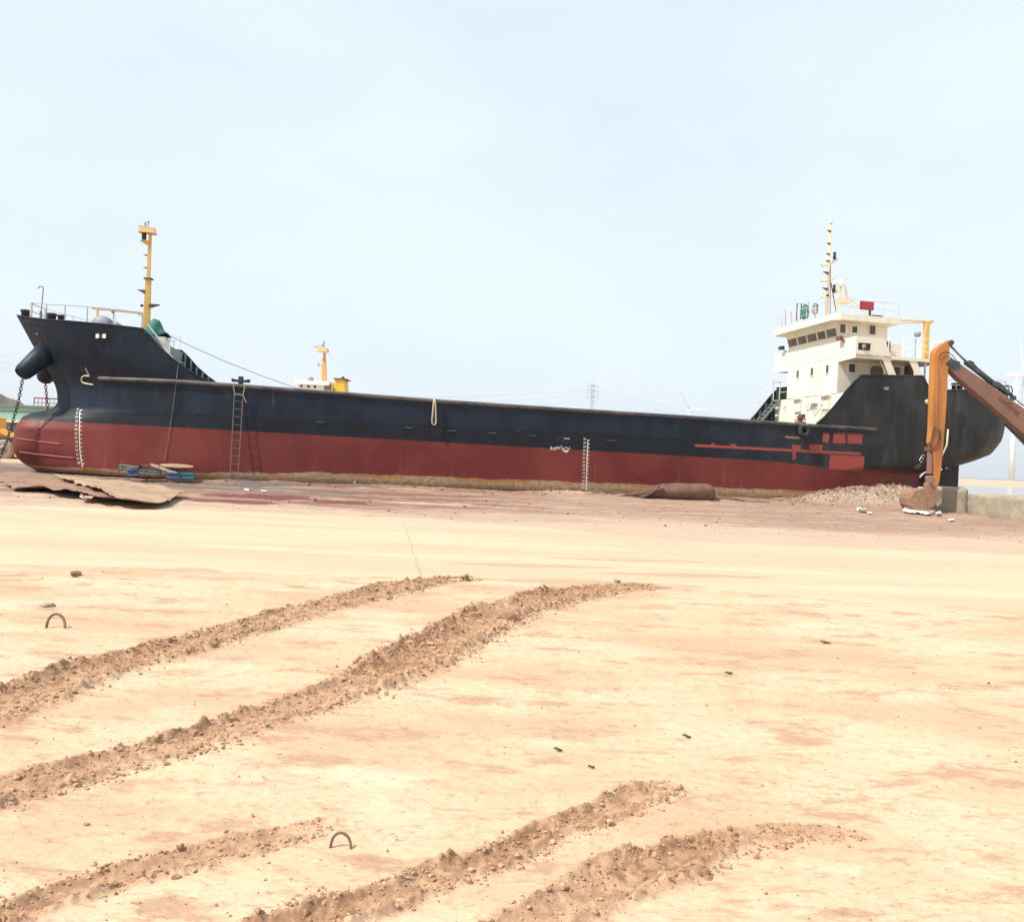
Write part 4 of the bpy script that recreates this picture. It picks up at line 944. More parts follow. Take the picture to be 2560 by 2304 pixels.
# wheelhouse with leaning front windows
WB, WT_ = 9.82, 10.52; lean = .26
b = B()
b.box((SF, TN, 8.52), (44.35, TF, 9.72))
prof = [(SF, 9.72), (44.35, 9.72), (44.35, 10.60), (SF-lean-.03, 10.60)]
b.prism([(s, TN, z) for s, z in prof], (0, TF-TN, 0)); wh = b.build('wheelhouse', 'cream', ship)
fr = B(); edges = [1.76, 2.88, 3.84, 4.96, 6.08, 7.24]
for a_, c_ in zip(edges[:-1], edges[1:]):
    t0, t1 = a_+.06, c_-.06; z0, z1 = 9.78, 10.52; s = SF-lean*(z0-9.72)/.88; dl = lean*(z1-z0)/.88
    win_front(wh, t0, t1, z0, z1, s, dl); frame_front(fr, t0, t1, z0, z1, s, dl, .045)
for s0, s1, z0, z1 in ((41.2, 41.55, 9.95, 10.45), (43.13, 43.53, 10.0, 10.52)):
    win_side(wh, s0, s1, z0, z1); frame_side(fr, s0, s1, z0, z1)
    f = B(); f.prism([(s0, TF, z0), (s1, TF, z0), (s1, TF, z1), (s0, TF, z1)], (0, .018, 0)); f.build('window', 'glass', wh)
fr.build('window_surround', 'cream', wh)
b = B(); b.prism([(41.85, TN, 8.6), (42.5, TN, 8.6), (42.5, TN, 10.52), (41.85, TN, 10.52)], (0, -.03, 0)); b.build('door', 'cream', wh)
win_side(wh, 42.02, 42.32, 10.02, 10.38, TN-.03)
# roof with a deep fascia and a chamfered corner
b = B(); pl = [(40.35, 1.25), (40.35, 7.75), (40.75, 8.1), (44.55, 8.1), (44.55, .9), (40.75, .9)]
b.prism([(s, t, 10.56) for s, t in pl], (0, 0, .36)); rf = b.build('wheelhouse_roof', 'cream', wh)
b = B(); b.box((40.9, 1.5, 10.93), (42.6, 7.5, 10.97)); b.build('roof_mat', 'white', wh)
# roof rails
zrf = lambda s: 10.92
per = [(44.5, 8.05), (40.8, 8.05), (40.4, 7.7), (40.4, 1.3), (40.78, .95), (44.5, .95)]
railing('guard_rail', per, zrf, .86, 'pinkrail', .025, .018, every=1.0, bars=1)
# rails of the bridge deck
railing('guard_rail', [(43.3, .06), (46.95, .06), (46.95, 8.94), (43.3, 8.94)], lambda s: 8.52, 1.15, 'white', .026, .02, every=.95, bars=2)
# casing behind the wheelhouse
b = B(); b.box((44.9, 3.0, 8.52), (46.3, 6.0, 9.75)); b.build('engine_casing', 'cream', ship)
b = B(); b.box((44.45, TN+.2, 8.55), (44.75, 2.8, 9.7)); b.build('locker', 'dark', ship)
# name board
b = B(); a = ST(*g5(1005, 945), .93); c = ST(*g5(1148, 872), .93); b.box((a.x, .88, a.z), (c.x, .92, c.z)); nb = b.build('name_board', 'red', ship)
b = B(); vs, fs = text_geo('三', .3) if False else (None, None)
for i in range(3):
    s = a.x+.12+i*.26; b.box((s, .868, a.z+.2), (s+.16, .88, a.z+.225)); b.box((s+.065, .868, a.z+.1), (s+.09, .88, a.z+.31)); b.box((s+.02, .868, a.z+.1), (s+.15, .88, a.z+.12))
b.build('board_lettering', 'redbar', nb)
b = B(); p = ST(*g5(1118, 945), .95); b.box((p.x-.04, .95, 10.92), (p.x+.04, 1.03, p.z+.02)); b.box((p.x+.15, .95, 10.92), (p.x+.85, 1.4, 11.0)); b.build('board_post', 'dark', ship)
# main mast, spreaders, lamps
def P5(x, y, t=4.5): return ST(*g5(x, y), t)
mb = P5(690, 1000); mt = P5(703, 70); sm_ = (mb.x+mt.x)/2
b = B(); b.tube([(sm_, 4.5, 10.8), (sm_, 4.5, mt.z)], .085, 10, .062); mm = b.build('main_mast', 'pale_yellow', ship, True)
b = B(); b.tube([P5(668, 75), P5(745, 70)], .02, 5); b.box((sm_-.1, 4.4, mt.z-.02), (sm_+.1, 4.6, mt.z+.03)); b.build('mast_top_fitting', 'white', mm)
b = B()
for y in (148, 276, 383, 455):
    z = P5(690, y).z; b.prism([(sm_-.2, 4.42, z+.03), (sm_-.03, 4.42, z+.03), (sm_-.03, 4.42, z-.08)], (0, .16, 0))
for y in (572, 735):
    z = P5(690, y).z; b.prism([(sm_-.38, 4.42, z+.03), (sm_-.03, 4.42, z+.03), (sm_-.03, 4.42, z-.12)], (0, .16, 0))
b.build('mast_step', 'rust', mm)
for y in (490, 650, 812):
    b = B(); L_ = P5(620, y+10); C_ = P5(695, y); R_ = P5(770, y-40)
    b.tube([L_, Vector((C_.x, 4.5, C_.z-.02)), R_, P5(785, y-65)], .05, 6); b.tube([L_, L_+Vector((0, 0, .12))], .05, 6); b.build('mast_spreader', 'pale_yellow', mm, True)
for x, y0, y1 in ((752, 440, 365), (748, 770, 695)):
    p = P5(x, y0); q_ = P5(x, y1); b = B(); navlamp(b, p, q_.z-p.z, .085); b.tube([p, P5(x-22, y0+20)], .02, 5); b.build('navigation_lamp', 'dark', mm, True)
b = B(); b.tube([P5(712, 500), P5(712, 680), P5(708, 990)], .022, 5); b.tube([P5(716, 670), P5(750, 860), P5(772, 985)], .03, 5); b.ball(P5(682, 805), .10, 6); b.build('mast_cable', 'dark', mm)
# radar on its own trestle
b = B()
for x0, y0, x1, y1 in ((790, 880, 803, 705), (818, 880, 820, 705), (885, 855, 862, 712), (800, 880, 885, 880)): b.tube([P5(x0, y0, 4), P5(x1, y1, 4)], .045, 6)
b.box((P5(785, 875, 4).x, 3.7, P5(785, 880, 4).z), (P5(885, 875, 4).x, 4.3, P5(785, 868, 4).z))
for x0, y0, x1, y1 in ((885, 820, 1010, 920), (900, 830, 975, 995), (840, 760, 885, 880), (775, 880, 770, 1000), (810, 885, 812, 1000), (1010, 940, 1090, 1010)): b.tube([P5(x0, y0, 3.4), P5(x1, y1, 3.4)], .028, 5)
rd = b.build('radar_trestle', 'pale_yellow', ship)
b = B(); b.lathe([(.2, 0), (.24, .05), (.24, .2), (.12, .32)], P5(822, 710, 4), 14); b.build('radar_housing', 'white', rd, True)
b = B(); p0 = P5(760, 674, 4); p1 = P5(888, 622, 4); b.tube([p0, p1], .065, 8); b.build('radar_scanner', 'white', rd, True)
# covered instruments at the forward end of the roof
def cover(nm, x, y0, y1, w_, t, label):
    p = ST(*g5(x, y0), t); q_ = ST(*g5(x, y1), t); h = q_.z-p.z; b = B(); n = 14
    for j in range(9):
        f = j/8; r = w_*(1-.45*abs(f-.35)/.65 if f > .35 else .75+.7*f*.7)*(0.2 if j == 8 else 1)
        for i in range(n): a = 6.283*i/n; rr = r*(1+.12*math.sin(a*4+j)+.08*math.sin(a*7-j*2)); b.v.append((p.x+math.cos(a)*rr, t+math.sin(a)*rr, p.z+h*f))
    for j in range(8):
        for i in range(n): b.f.append((j*n+i, j*n+(i+1) % n, (j+1)*n+(i+1) % n, (j+1)*n+i))
    b.f.append(tuple(range(n))[::-1]); b.f.append(tuple(8*n+i for i in range(n)))
    o = b.build(nm, 'tarp', None, True); o.matrix_world = Matrix.Translation(Vector(SO)) @ Matrix.Rotation(YAW, 4, 'Z'); tag(o, label, 'tarpaulin'); return o
cover('tarpaulin', 452, 1040, 885, .25, 5.3, 'tall green canvas cover over an instrument on the bridge roof beside a dark davit')
cover('tarpaulin', 560, 925, 880, .18, 4.8, 'small green canvas cap on the searchlight of the bridge roof')
b = B(); p = ST(*g5(555, 985), 4.8); b.lathe([(.16, 0), (.19, .1), (.19, .3), (.12, .42)], p, 12); b.tube([(p.x, p.y, 10.9), (p.x, p.y, p.z)], .03, 5); b.build('searchlight', 'graypaint', ship, True)
b = B(); a = ST(*g5(370, 1060), 6); c = ST(*g5(375, 885), 6); d = ST(*g5(420, 885), 6); e = ST(*g5(408, 1045), 6); b.tube([a, c, d, e], .04, 6); b.build('roof_davit', 'dark', ship)
# aerials
b = B()
for (x, y0, y1, t) in ((492, 1020, 860, 3.6), (258, 1105, 950, 7.3), (316, 1080, 965, 6.6)): b.tube([ST(*g5(x, y0), t), ST(*g5(x, y1), t)], .02, 5)
b.build('aerial', 'graypaint', ship)
# awning post and beam
TP = 1.5
b = B(); p0 = ST(*g6(1710, 515), TP); p1 = ST(*g6(1714, 240), TP); b.box((p0.x-.13, TP-.13, 8.52), (p0.x+.13, TP+.13, p1.z+.05)); b.prism([(p1.x-.13, TP-.1, p1.z+.05), (p1.x+.5, TP-.1, p1.z+.17), (p1.x+.5, TP-.1, p1.z+.1), (p1.x+.13, TP-.1, p1.z-.18)], (0, .2, 0)); b.build('davit_post', 'yellow', ship)
b = B(); r0 = ST(*g6(1450, 212), TP); b.tube([(44.5, TP, r0.z-.02), (p1.x, TP, p1.z+.10)], .06, 6); b.tube([(44.5, TP, r0.z-.22), (p1.x-.1, TP, p1.z-.02)], .035, 6); b.build('davit_beam', 'pale_yellow', ship)
# lamps on the bridge wings
for x, y, t_ in ((410, 470, 8.5), (935, 380, 1.75)):
    p = SS(*g6(x, y), SF-.25); b = B(); b.box((p.x-.12, p.y-.22, p.z-.10), (p.x+.12, p.y+.22, p.z+.12)); b.tube([p, Vector((SF, p.y-.25, p.z-.28))], .03, 5); b.build('floodlight', 'rust' if x > 500 else 'dark', ship, bevel=.03)
p = ST(*g6(1640, 345), 1.0); b = B(); b.lathe([(.05, -.13), (.16, -.12), (.16, .1), (.08, .16)], p, 12, 'X'); b.tube([(p.x-.1, 1.0, p.z-.6), (p.x-.1, 1.0, p.z-.1)], .025, 5); b.tube([(p.x-.1, 1.0, 8.52), (p.x-.1, 1.0, p.z-.6)], .025, 5); b.build('searchlight', 'graypaint', ship, True)
# poop rails and bollards
def edge2(s_a, s_b, n, far=False, inset=.2): return [(s_a+(s_b-s_a)*i/n, (lambda t: 9-t if far else t)(float(hull_t(s_a+(s_b-s_a)*i/n, 6.8))+inset)) for i in range(n+1)]
railing('guard_rail', edge2(46.2, 52.6, 12), lambda s: float(ztop(s)), .62, 'pinkrail', .022, .018, every=1.1, bars=1)
railing('guard_rail', edge2(46.2, 52.6, 12, True), lambda s: float(ztop(s)), .62, 'pinkrail', .022, .018, every=1.1, bars=1)
for x in (2384, 2396):
    p = ST(x, 980, 1.3); b = B(); b.lathe([(.12, -.7), (.12, .45), (.15, .47), (.15, .55)], (p.x, 1.3, p.z), 14); b.build('bollard', 'dark', ship, True)
p = ST(2404, 978, 1.3); b = B(); b.tube([(p.x-.02, 1.3, p.z-.3), (p.x, 1.3, p.z+.3), (p.x+.12, 1.3, p.z+.42), (p.x+.28, 1.3, p.z+.33), (p.x+.3, 1.3, p.z-.3)], .05, 6); b.build('fairlead_hoop', 'dark', ship)
# stay wire from the foremast to the far rail
b = B(); a = ST(405, 831, 4.6); c = ST(562, 903, 5.6); d = ST(745, 971, 7.0); b.tube([a, a.lerp(c, .5)+Vector((0, 0, -.03)), c, c.lerp(d, .5)+Vector((0, 0, -.05)), d, d+Vector((.6, .1, -.15))], .018, 5); b.build('stay_wire', 'graypaint', ship)

# ================================================================== things on and about the ship
SM = Matrix.Translation(Vector(SO)) @ Matrix.Rotation(YAW, 4, 'Z')
def on_ship(o): o.matrix_world = SM; return o
def gz(x, y): return GZ(x, y)
# boarding ladder
lad = thing('ladder', 'thin steel ladder leaning on the black and red hull below the mooring post', 'ladder', tuple(SO), YAW)
tl = ST(587, 975, -.06); tr = ST(609, 979, -.06); bl = Vector((7.66, -.42, .10)); br = Vector((8.02, -.42, .10))
q = lambda y: 820+y/3.26
LT = Vector((tl.x, -.14, tl.z)); RT = Vector((tr.x, -.14, tr.z))
for a, c in ((LT, bl), (RT, br)): B().tube([a, c], .024, 6).build('ladder_rail', 'laddersteel', lad)
for i in range(11):
    f = (i+.35)/11.4; B().tube([LT.lerp(bl, f), RT.lerp(br, f)], .015, 5).build('rung', 'laddersteel', lad)
# lashing of the ladder
b = B(); a = ST(500+272/3.26, 820+455/3.26, -.16); c = ST(500+285/3.26, 820+540/3.26, -.2); d = ST(500+350/3.26, 820+548/3.26, -.2); e = ST(500+362/3.26, 820+455/3.26, -.16); b.tube([a, a.lerp(c, .5)+Vector((-.02, 0, 0)), c, d, d.lerp(e, .5)+Vector((.03, 0, 0)), e], .02, 5)
f = ST(500+378/3.26, 820+608/3.26, -.2); b.tube([d, f], .02, 5); tag(on_ship(b.build('rope', 'rope')), 'pale rope lashing round the top of the ladder', 'rope')
# mooring post on the rail
b = B(); p = ST(602, 958, .35); b.box((p.x-.11, .25, 4.3), (p.x+.11, .47, ST(602, 941, .35).z)); z = ST(602, 952, .35).z; b.box((p.x-.42, .2, z-.06), (p.x+.42, .52, z+.05)); b.box((p.x-.44, .18, z+.05), (p.x-.3, .54, z+.08)); b.box((p.x+.3, .18, z+.05), (p.x+.44, .54, z+.08)); b.build('mooring_bitt', 'dark', ship)
# rope loop hanging over the rail
b = B(); def_ = [(1913, 562), (1905, 600), (1898, 680), (1892, 745), (1893, 775), (1902, 788), (1915, 787), (1924, 770), (1922, 700), (1920, 640), (1915, 585), (1913, 562)]
pts = [ST(500+x/3.26, 820+y/3.26, -.20) for x, y in def_]; pts = [Vector((p.x, 0, p.z)) if k in (0, len(pts)-1) else p for k, p in enumerate(pts)]; b.tube(pts, .045, 8)
tag(on_ship(b.build('rope_loop', 'rope', None, True)), 'thick tan rope loop hung over the rail amidships', 'rope')
# thin line down the forward side
b = B(); P_ = [HP(446, 912, .05), HP(443, 930, .05), HP(442, 945, .2), HP(436, 990, .1), HP(428, 1050, .06), HP(419, 1110, .05), HP(410, 1152, .06)]; b.tube(P_, .013, 4)
tag(on_ship(b.build('hanging_line', 'graypaint')), 'thin line hanging down the hull between the forecastle and the ladder', 'rope')
# tyre fender under the aft winch
b = B(); p = ST(2012, 1077, -.28); b.torus((p.x, -.22, p.z), (1, .1, 0), (.0, .25, 1), .27, .12, 22, 10); tag(on_ship(b.build('tyre_fender', 'blackrub', None, True)), 'black rubber tyre fender hanging under the rail near the stern', 'tyre')
b = B(); b.tube([(p.x-.1, -.2, 4.35), (p.x-.1, -.24, p.z+.2)], .02, 5); b.tube([(p.x+.12, -.2, 4.35), (p.x+.12, -.24, p.z+.2)], .02, 5); tf_ = bpy.data.objects['tyre_fender']; b.build('rope', 'rope', tf_)

# ================================================================== excavator
EY = 39.0
exc = thing('excavator', 'orange long-reach excavator with its muddy bucket resting on the ground by the stern', 'excavator', (24.5, EY, 0))
def ex(px, py, dy=0.): v = WY(px, py, EY); return Vector((v.x-24.5, dy, v.z))
def plate(name, pix, mat, w_=.5, par=exc, bevel=.02, y0=None, conv=None):
    pts = [(conv or (lambda p: ex(*g7(*p))))(p) for p in pix]; y0 = -w_/2 if y0 is None else y0
    return B().prism([Vector((p.x, y0, p.z)) for p in pts], (0, w_, 0)).build(name, mat, par, bevel=bevel)
stick = plate('stick', [(437, 400), (440, 345), (455, 315), (490, 285), (535, 256), (578, 248), (568, 300), (560, 420), (550, 560), (540, 780), (528, 960), (512, 1150), (495, 1320), (482, 1420), (466, 1470), (445, 1462), (440, 1390), (436, 1250), (424, 1130), (408, 1100), (418, 980), (423, 800), (428, 600)], 'exc', .46)
B().add([], []) 
# stiffener ridge and weld seams of the stick
def exl(pts, r, name, mat, par, dy=-.27, n=6): return B().tube([Vector((p.x, dy, p.z)) for p in (ex(*g7(*q)) for q in pts)], r, n).build(name, mat, par)
exl([(470, 430), (472, 600), (468, 800), (470, 960), (472, 1060)], .02, 'weld_seam', 'excboom', stick, -.235)
exl([(472, 420), (480, 370), (510, 345), (545, 345), (575, 365), (600, 395), (612, 410)], .022, 'hose', 'blackrub', stick, -.30)
exl([(470, 980), (475, 1020), (478, 1075), (465, 1110), (440, 1125)], .022, 'hose', 'blackrub', stick, -.28)
exl([(440, 960), (425, 1020), (405, 1080), (398, 1120)], .022, 'hose', 'blackrub', stick, -.28)
p = ex(*g7(575, 265)); B().lathe([(.13, -.30), (.13, .30)], (p.x, 0, p.z), 16, 'Y').build('pivot_pin', 'excdark', stick)
cyl = exl([(425, 1165), (420, 1260), (418, 1360)], .15, 'bucket_cylinder', 'excboom', exc, -.02, 14)
exl([(424, 1120), (418, 1380)], .06, 'cylinder_rod', 'excdark', cyl, -.02, 10)
B().box((ex(*g7(395, 1150)).x, -.24, ex(*g7(395, 1165)).z), (ex(*g7(455, 1150)).x, .24, ex(*g7(395, 1135)).z)).build('cylinder_bracket', 'rust', cyl)
plate('bucket_link', [(395, 1385), (420, 1375), (455, 1400), (470, 1460), (455, 1500), (425, 1470), (400, 1430)], 'muddy', .44)
plate('link_arm', [(380, 1440), (430, 1420), (440, 1500), (375, 1500)], 'muddy', .3)
# bucket: curved back, open to the right, with teeth
bk = [(213, 1565), (222, 1528), (248, 1500), (290, 1485), (350, 1484), (430, 1490), (468, 1505), (460, 1560), (425, 1600), (385, 1640), (350, 1668), (300, 1676), (245, 1662), (217, 1620)]
pts = [ex(*g7(*q)) for q in bk]
side_o = B(); N_ = len(pts)
buck = B()
for y0, y1 in ((-.62, -.57), (.57, .62)): buck.prism([Vector((p.x, y0, p.z)) for p in pts], (0, y1-y0, 0))
shell = [pts[i] for i in (10, 11, 12, 13, 0, 1, 2, 3, 4, 5, 6)]
for a, c in zip(shell[:-1], shell[1:]):
    d = (c-a).normalized(); nrm = Vector((-d.z, 0, d.x))*.05
    buck.prism([Vector((a.x, -.57, a.z)), Vector((c.x, -.57, c.z)), Vector((c.x, -.57, c.z))-nrm, Vector((a.x, -.57, a.z))-nrm], (0, 1.14, 0))
bo = buck.build('bucket', 'muddy', exc)
for k in range(5):
    y = -.5+.25*k; a = pts[10]; B().prism([Vector((a.x+.02, y-.05, a.z+.06)), Vector((a.x+.30, y-.03, a.z-.05)), Vector((a.x, y-.05, a.z-.06))], (0, .09, 0)).build('bucket_tooth', 'muddy', bo)
b = B(); b.ball((pts[4].x+.02, 0, pts[8].z+.25), .5, 7, (1.1, 1.05, .55))
for i, v in enumerate(b.v): k = 1+.14*math.sin(i*2.3)+.1*math.sin(i*5.1); c_ = (pts[4].x+.02, 0, pts[8].z+.25); b.v[i] = tuple(c_[j]+(v[j]-c_[j])*k for j in range(3))
b.build('bucket_load', 'muddy', bo)
# boom down to the machine beyond the frame
c0 = ex(2368, 908); e1 = ex(2560, 1062); d = (e1-c0).normalized(); up = Vector((-d.z, 0, d.x))
if up.z < 0: up = -up
def bo_pt(l, h): return c0+d*l+up*h
k1 = 6.2
foot = Vector((2.15, 0, 2.0))
prof_t = [(-.12, .10), (.15, .27), (.9, .30), (2.4, .42), (4.0, .52), (k1, .62)]
prof_b = [(k1, -.55), (4.0, -.40), (2.4, -.36), (.9, -.34), (.1, -.24), (-.15, -.08)]
boomp = [bo_pt(*p) for p in prof_t]+[foot+Vector((.25, 0, .25)), foot+Vector((.2, 0, -.25)), foot+Vector((-.35, 0, -.3))]+[bo_pt(*p) for p in prof_b]
boom = B().prism([Vector((p.x, -.24, p.z)) for p in boomp], (0, .48, 0)).build('boom', 'excboom', exc, bevel=.025)
b = B(); b.tube([Vector((p.x, -.26, p.z)) for p in (bo_pt(.6, -.30), bo_pt(2.4, -.33), bo_pt(5, -.45))], .03, 5); b.build('boom_flange', 'excboom', boom)
b = B(); p = bo_pt(0, 0); b.lathe([(.13, -.33), (.13, .33)], (p.x, 0, p.z), 16, 'Y'); b.build('pivot_pin', 'excdark', boom)
b = B(); b.prism([Vector((p.x, -.26, p.z)) for p in (bo_pt(-.15, -.15), bo_pt(-.1, .16), bo_pt(.35, .34), bo_pt(.55, .05), bo_pt(.3, -.22))], (0, .52, 0)); b.build('boom_head', 'excdark', boom)
vs, fs = text_geo('LiuGong', .36)
o_ = ex(*g7(970, 735)); b = B(); b.add([tuple(o_+d*v[0]+up*(v[1]-.02)+Vector((0, -.262, 0))) for v in vs], fs); b.build('boom_lettering', 'letterbrown', boom)
def excyl(a, c, r, name, mat, par, dy=0.): return B().tube([Vector((a.x, dy, a.z)), Vector((c.x, dy, c.z))], r, 12).build(name, mat, par, True)
a0 = ex(*g7(578, 268)); a1 = ex(*g7(735, 428)); a2 = ex(*g7(965, 605)); a3 = ex(*g7(1050, 690))
cy2 = excyl(a1, a2.lerp(a3, .3), .135, 'stick_cylinder', 'excdark', exc); excyl(a0, a1+(a1-a0)*.1, .055, 'cylinder_rod', 'graypaint', cy2)
plate('cylinder_collar', [(715, 420), (745, 408), (775, 420), (800, 470), (760, 470), (722, 440)], 'excdark', .3, cy2)
plate('cylinder_bracket', [(930, 585), (990, 590), (1130, 715), (1060, 690), (990, 640), (940, 625)], 'excdark', .3, boom)
for pts_ in ([(960, 590), (1000, 600), (1030, 625), (1060, 618), (1095, 630), (1105, 660), (1098, 700), (1110, 730)], [(1015, 630), (1050, 622), (1075, 640), (1078, 680), (1090, 712)], [(770, 425), (800, 460), (860, 520), (930, 580)], [(575, 380), (600, 400), (640, 425), (700, 470), (760, 520)], [(1130, 735), (1180, 775), (1213, 795)]):
    exl(pts_, .028, 'hose', 'blackrub', boom, -.1)
B().box((ex(*g7(1095, 710)).x, -.2, ex(*g7(1095, 745)).z), (ex(*g7(1130, 710)).x, .0, ex(*g7(1095, 705)).z)).build('hose_clamp', 'excdark', boom)
excyl(Vector((2.9, 0, 1.6)), bo_pt(4.2, -.3), .13, 'boom_cylinder', 'excdark', exc, .4)
# machine body beyond the right edge of the picture
for sy in (-1.35, 1.35):
    b = B(); n = 26; out = []
    for i in range(n):
        a = 2*math.pi*i/n; x = math.cos(a)*.5; z = math.sin(a)*.46+.5; out.append(Vector((5.3+x+(1.75 if x > 0 else -1.75), sy-.3, z)))
    b.prism(out, (0, .6, 0)); tr_ = b.build('crawler_track', 'dark', exc)
    for k in range(6): B().lathe([(.14, -.32), (.14, .32)], (3.8+k*.6, sy, .28), 12, 'Y').build('track_roller', 'excdark', tr_)
b = B(); b.box((3.0, -1.35, 1.15), (8.4, 1.35, 2.2)); house_ = b.build('engine_housing', 'exc', exc, bevel=.06)
B().box((7.6, -1.3, 1.1), (8.9, 1.3, 2.1)).build('counterweight', 'excdark', exc, bevel=.12)
B().box((4.6, -.9, .6), (6.0, .9, 1.15)).build('turntable', 'excdark', exc)
b = B(); b.prism([(3.0, -1.35, 1.3), (4.9, -1.35, 1.3), (4.9, -1.35, 3.15), (3.5, -1.35, 3.15), (3.0, -1.35, 2.2)], (0, 1.0, 0)); cab = b.build('cab', 'exc', exc, bevel=.04)
B().prism([(3.45, -1.36, 2.1), (4.7, -1.36, 2.1), (4.7, -1.36, 2.95), (3.7, -1.36, 2.95)], (0, -.02, 0)).build('window', 'glass', cab)
B().prism([(2.2, -.35, 1.7), (3.2, -.35, 1.3), (3.2, -.35, 2.3), (2.4, -.35, 2.3)], (0, .7, 0)).build('boom_foot', 'exc', exc)

# ================================================================== concrete blocks
def concrete_block(A, C, h, dep, label, seed):
    L = (C-A).length; yaw = math.atan2(C.y-A.y, C.x-A.x)
    bm = bmesh.new(); bmesh.ops.create_cube(bm, size=1); bmesh.ops.subdivide_edges(bm, edges=bm.edges[:], cuts=9, use_grid_fill=True)
    for v in bm.verts:
        x, y, z = v.co; e = sum(1 for k in (x, y, z) if abs(k) > .49)
        px, py, pz = x*L, y*dep, (z+.5)*h
        if e >= 2: # broken arrises
            s_ = .035+.05*fbm(np.array([px*2.+seed]), np.array([pz*3+py]), seed)[0]; px -= math.copysign(s_, x)*(abs(x) > .49); py -= math.copysign(s_, y)*(abs(y) > .49); pz -= (s_ if z > .49 else 0)
        nn = fbm(np.array([px*1.6+seed*3.]), np.array([pz*1.8+py*1.3]), seed+1)[0]-.5; py += nn*.06*(abs(y) > .49); pz += nn*.05*(z > .49)
        if z < -.49: pz = -.25
        v.co = (px, py, pz)
    me = bpy.data.meshes.new('concrete_block'); bm.to_mesh(me); bm.free()
    o = place('concrete_block', me, 'concrete', None, True); cx, cy = (A.x+C.x)/2-math.sin(yaw)*dep/2, (A.y+C.y)/2+math.cos(yaw)*dep/2; o.location = (cx, cy, 0); o.rotation_euler = (0, 0, yaw)
    o.modifiers.new('edge', 'EDGE_SPLIT').split_angle = R(50)
    return tag(o, label, 'concrete block', 'concrete blocks behind the excavator')
concrete_block(WY(2326, 1275, 39.9), WY(2418, 1288, 39.2), 1.27, 1.3, 'tall squarish concrete block just behind the excavator bucket', 3)
concrete_block(WY(2414, 1288, 38.5), WY(2660, 1315, 32.6), 1.06, 1.2, 'long low concrete block with broken edges, nearer than the squarish one', 8)
r_ = thing  # small rubble stones at the foot of the block
def stone(px, py, w_, h, mat, label, nm='stone', cat='stone', seed=1, flat=1., rz=0):
    c = G(px, py); c.z = GZ(c.x, c.y); r = random.Random(seed); bm = bmesh.new(); bmesh.ops.create_icosphere(bm, subdivisions=2, radius=1)
    for v in bm.verts: k = 1+r.uniform(-.16, .16); v.co = (v.co.x*w_/2*k, v.co.y*w_*.38*k, v.co.z*h/2*k*flat+h*.3)
    me = bpy.data.meshes.new(nm); bm.to_mesh(me); bm.free(); o = place(nm, me, mat); o.location = c; o.rotation_euler = (0, 0, rz); return tag(o, label, cat)
stone(2329, 1286, .35, .28, 'concrete', 'small grey stone beside the bucket at the foot of the tall concrete block', seed=4)
stone(2316, 1283, .25, .2, 'concrete', 'smallest grey stone right under the bucket teeth', seed=5)
def sheet(px_pts, label, nm, mat, h=.12, seed=1, cat='plastic sheet', group=None):
    """crumpled thin sheet covering an outline on the ground"""
    P = [G(*p) for p in px_pts]; cx = sum(p.x for p in P)/len(P); cy = sum(p.y for p in P)/len(P); z0 = GZ(cx, cy)
    bm = bmesh.new(); vs = [bm.verts.new((p.x-cx, p.y-cy, 0)) for p in P]; bm.faces.new(vs); bmesh.ops.triangulate(bm, faces=bm.faces[:])
    bmesh.ops.subdivide_edges(bm, edges=bm.edges[:], cuts=4, use_grid_fill=True)
    xy = np.array([(v.co.x+cx, v.co.y+cy) for v in bm.verts]); zz = ground_fields(xy[:, 0], xy[:, 1])[0]; nn = fbm(xy[:, 0]*4+seed, xy[:, 1]*4, seed, 3)
    for v, z, n_ in zip(bm.verts, zz, nn): v.co.z = z-z0+.03+h*n_
    r = bmesh.ops.extrude_face_region(bm, geom=bm.faces[:]); 
    for v in [g for g in r['geom'] if isinstance(g, bmesh.types.BMVert)]: v.co.z -= .012
    bmesh.ops.recalc_face_normals(bm, faces=bm.faces); me = bpy.data.meshes.new(nm); bm.to_mesh(me); bm.free()
    o = place(nm, me, mat, None, False); o.location = (cx, cy, z0); return tag(o, label, cat, group)
sheet([(2256, 1279), (2272, 1272), (2290, 1274), (2305, 1280), (2325, 1286), (2330, 1291), (2312, 1291), (2290, 1286), (2268, 1283)], 'crumpled white plastic sheet on the ground in front of the bucket', 'plastic_sheet', 'plastic', .14, 2)
sheet([(2335, 1288), (2350, 1285), (2354, 1290), (2342, 1294)], 'small pinkish rag right of the white plastic sheet', 'rag', 'pinkrail', .25, 6, 'rag')
sheet([(2370, 1300), (2384, 1299), (2386, 1302), (2372, 1303)], 'thin pale scrap on the ground below the concrete blocks', 'scrap', 'plastic', .05, 9, 'scrap')
sheet([(2141, 1281), (2147, 1276), (2163, 1278), (2166, 1284), (2150, 1284)], 'flat white scrap on the brown ground below the earth heap', 'scrap', 'plastic', .25, 5, 'scrap')
sheet([(2168, 1284), (2180, 1284), (2181, 1287), (2170, 1287)], 'tiny white scrap right of the flat white one below the heap', 'scrap', 'plastic', .05, 7, 'scrap')
sheet([(645, 1202), (655, 1199), (672, 1197), (674, 1203), (655, 1207)], 'folded white sheet lying beside the hull right of the ladder', 'plastic_sheet', 'plastic', .35, 11)
sheet([(652, 1229), (668, 1228), (668, 1231), (654, 1231)], 'tiny pale scrap below the folded white sheet', 'scrap', 'plastic', .05, 12, 'scrap')
sheet([(610, 1223), (622, 1224), (622, 1227), (612, 1226)], 'tiny pale scrap below the foot of the ladder', 'scrap', 'plastic', .05, 13, 'scrap')
sheet([(198, 1255), (208, 1249), (222, 1250), (234, 1253), (237, 1258), (215, 1259)], 'pale crumpled bag in front of the rusty plates', 'bag', 'pinkrail', .3, 14, 'bag')

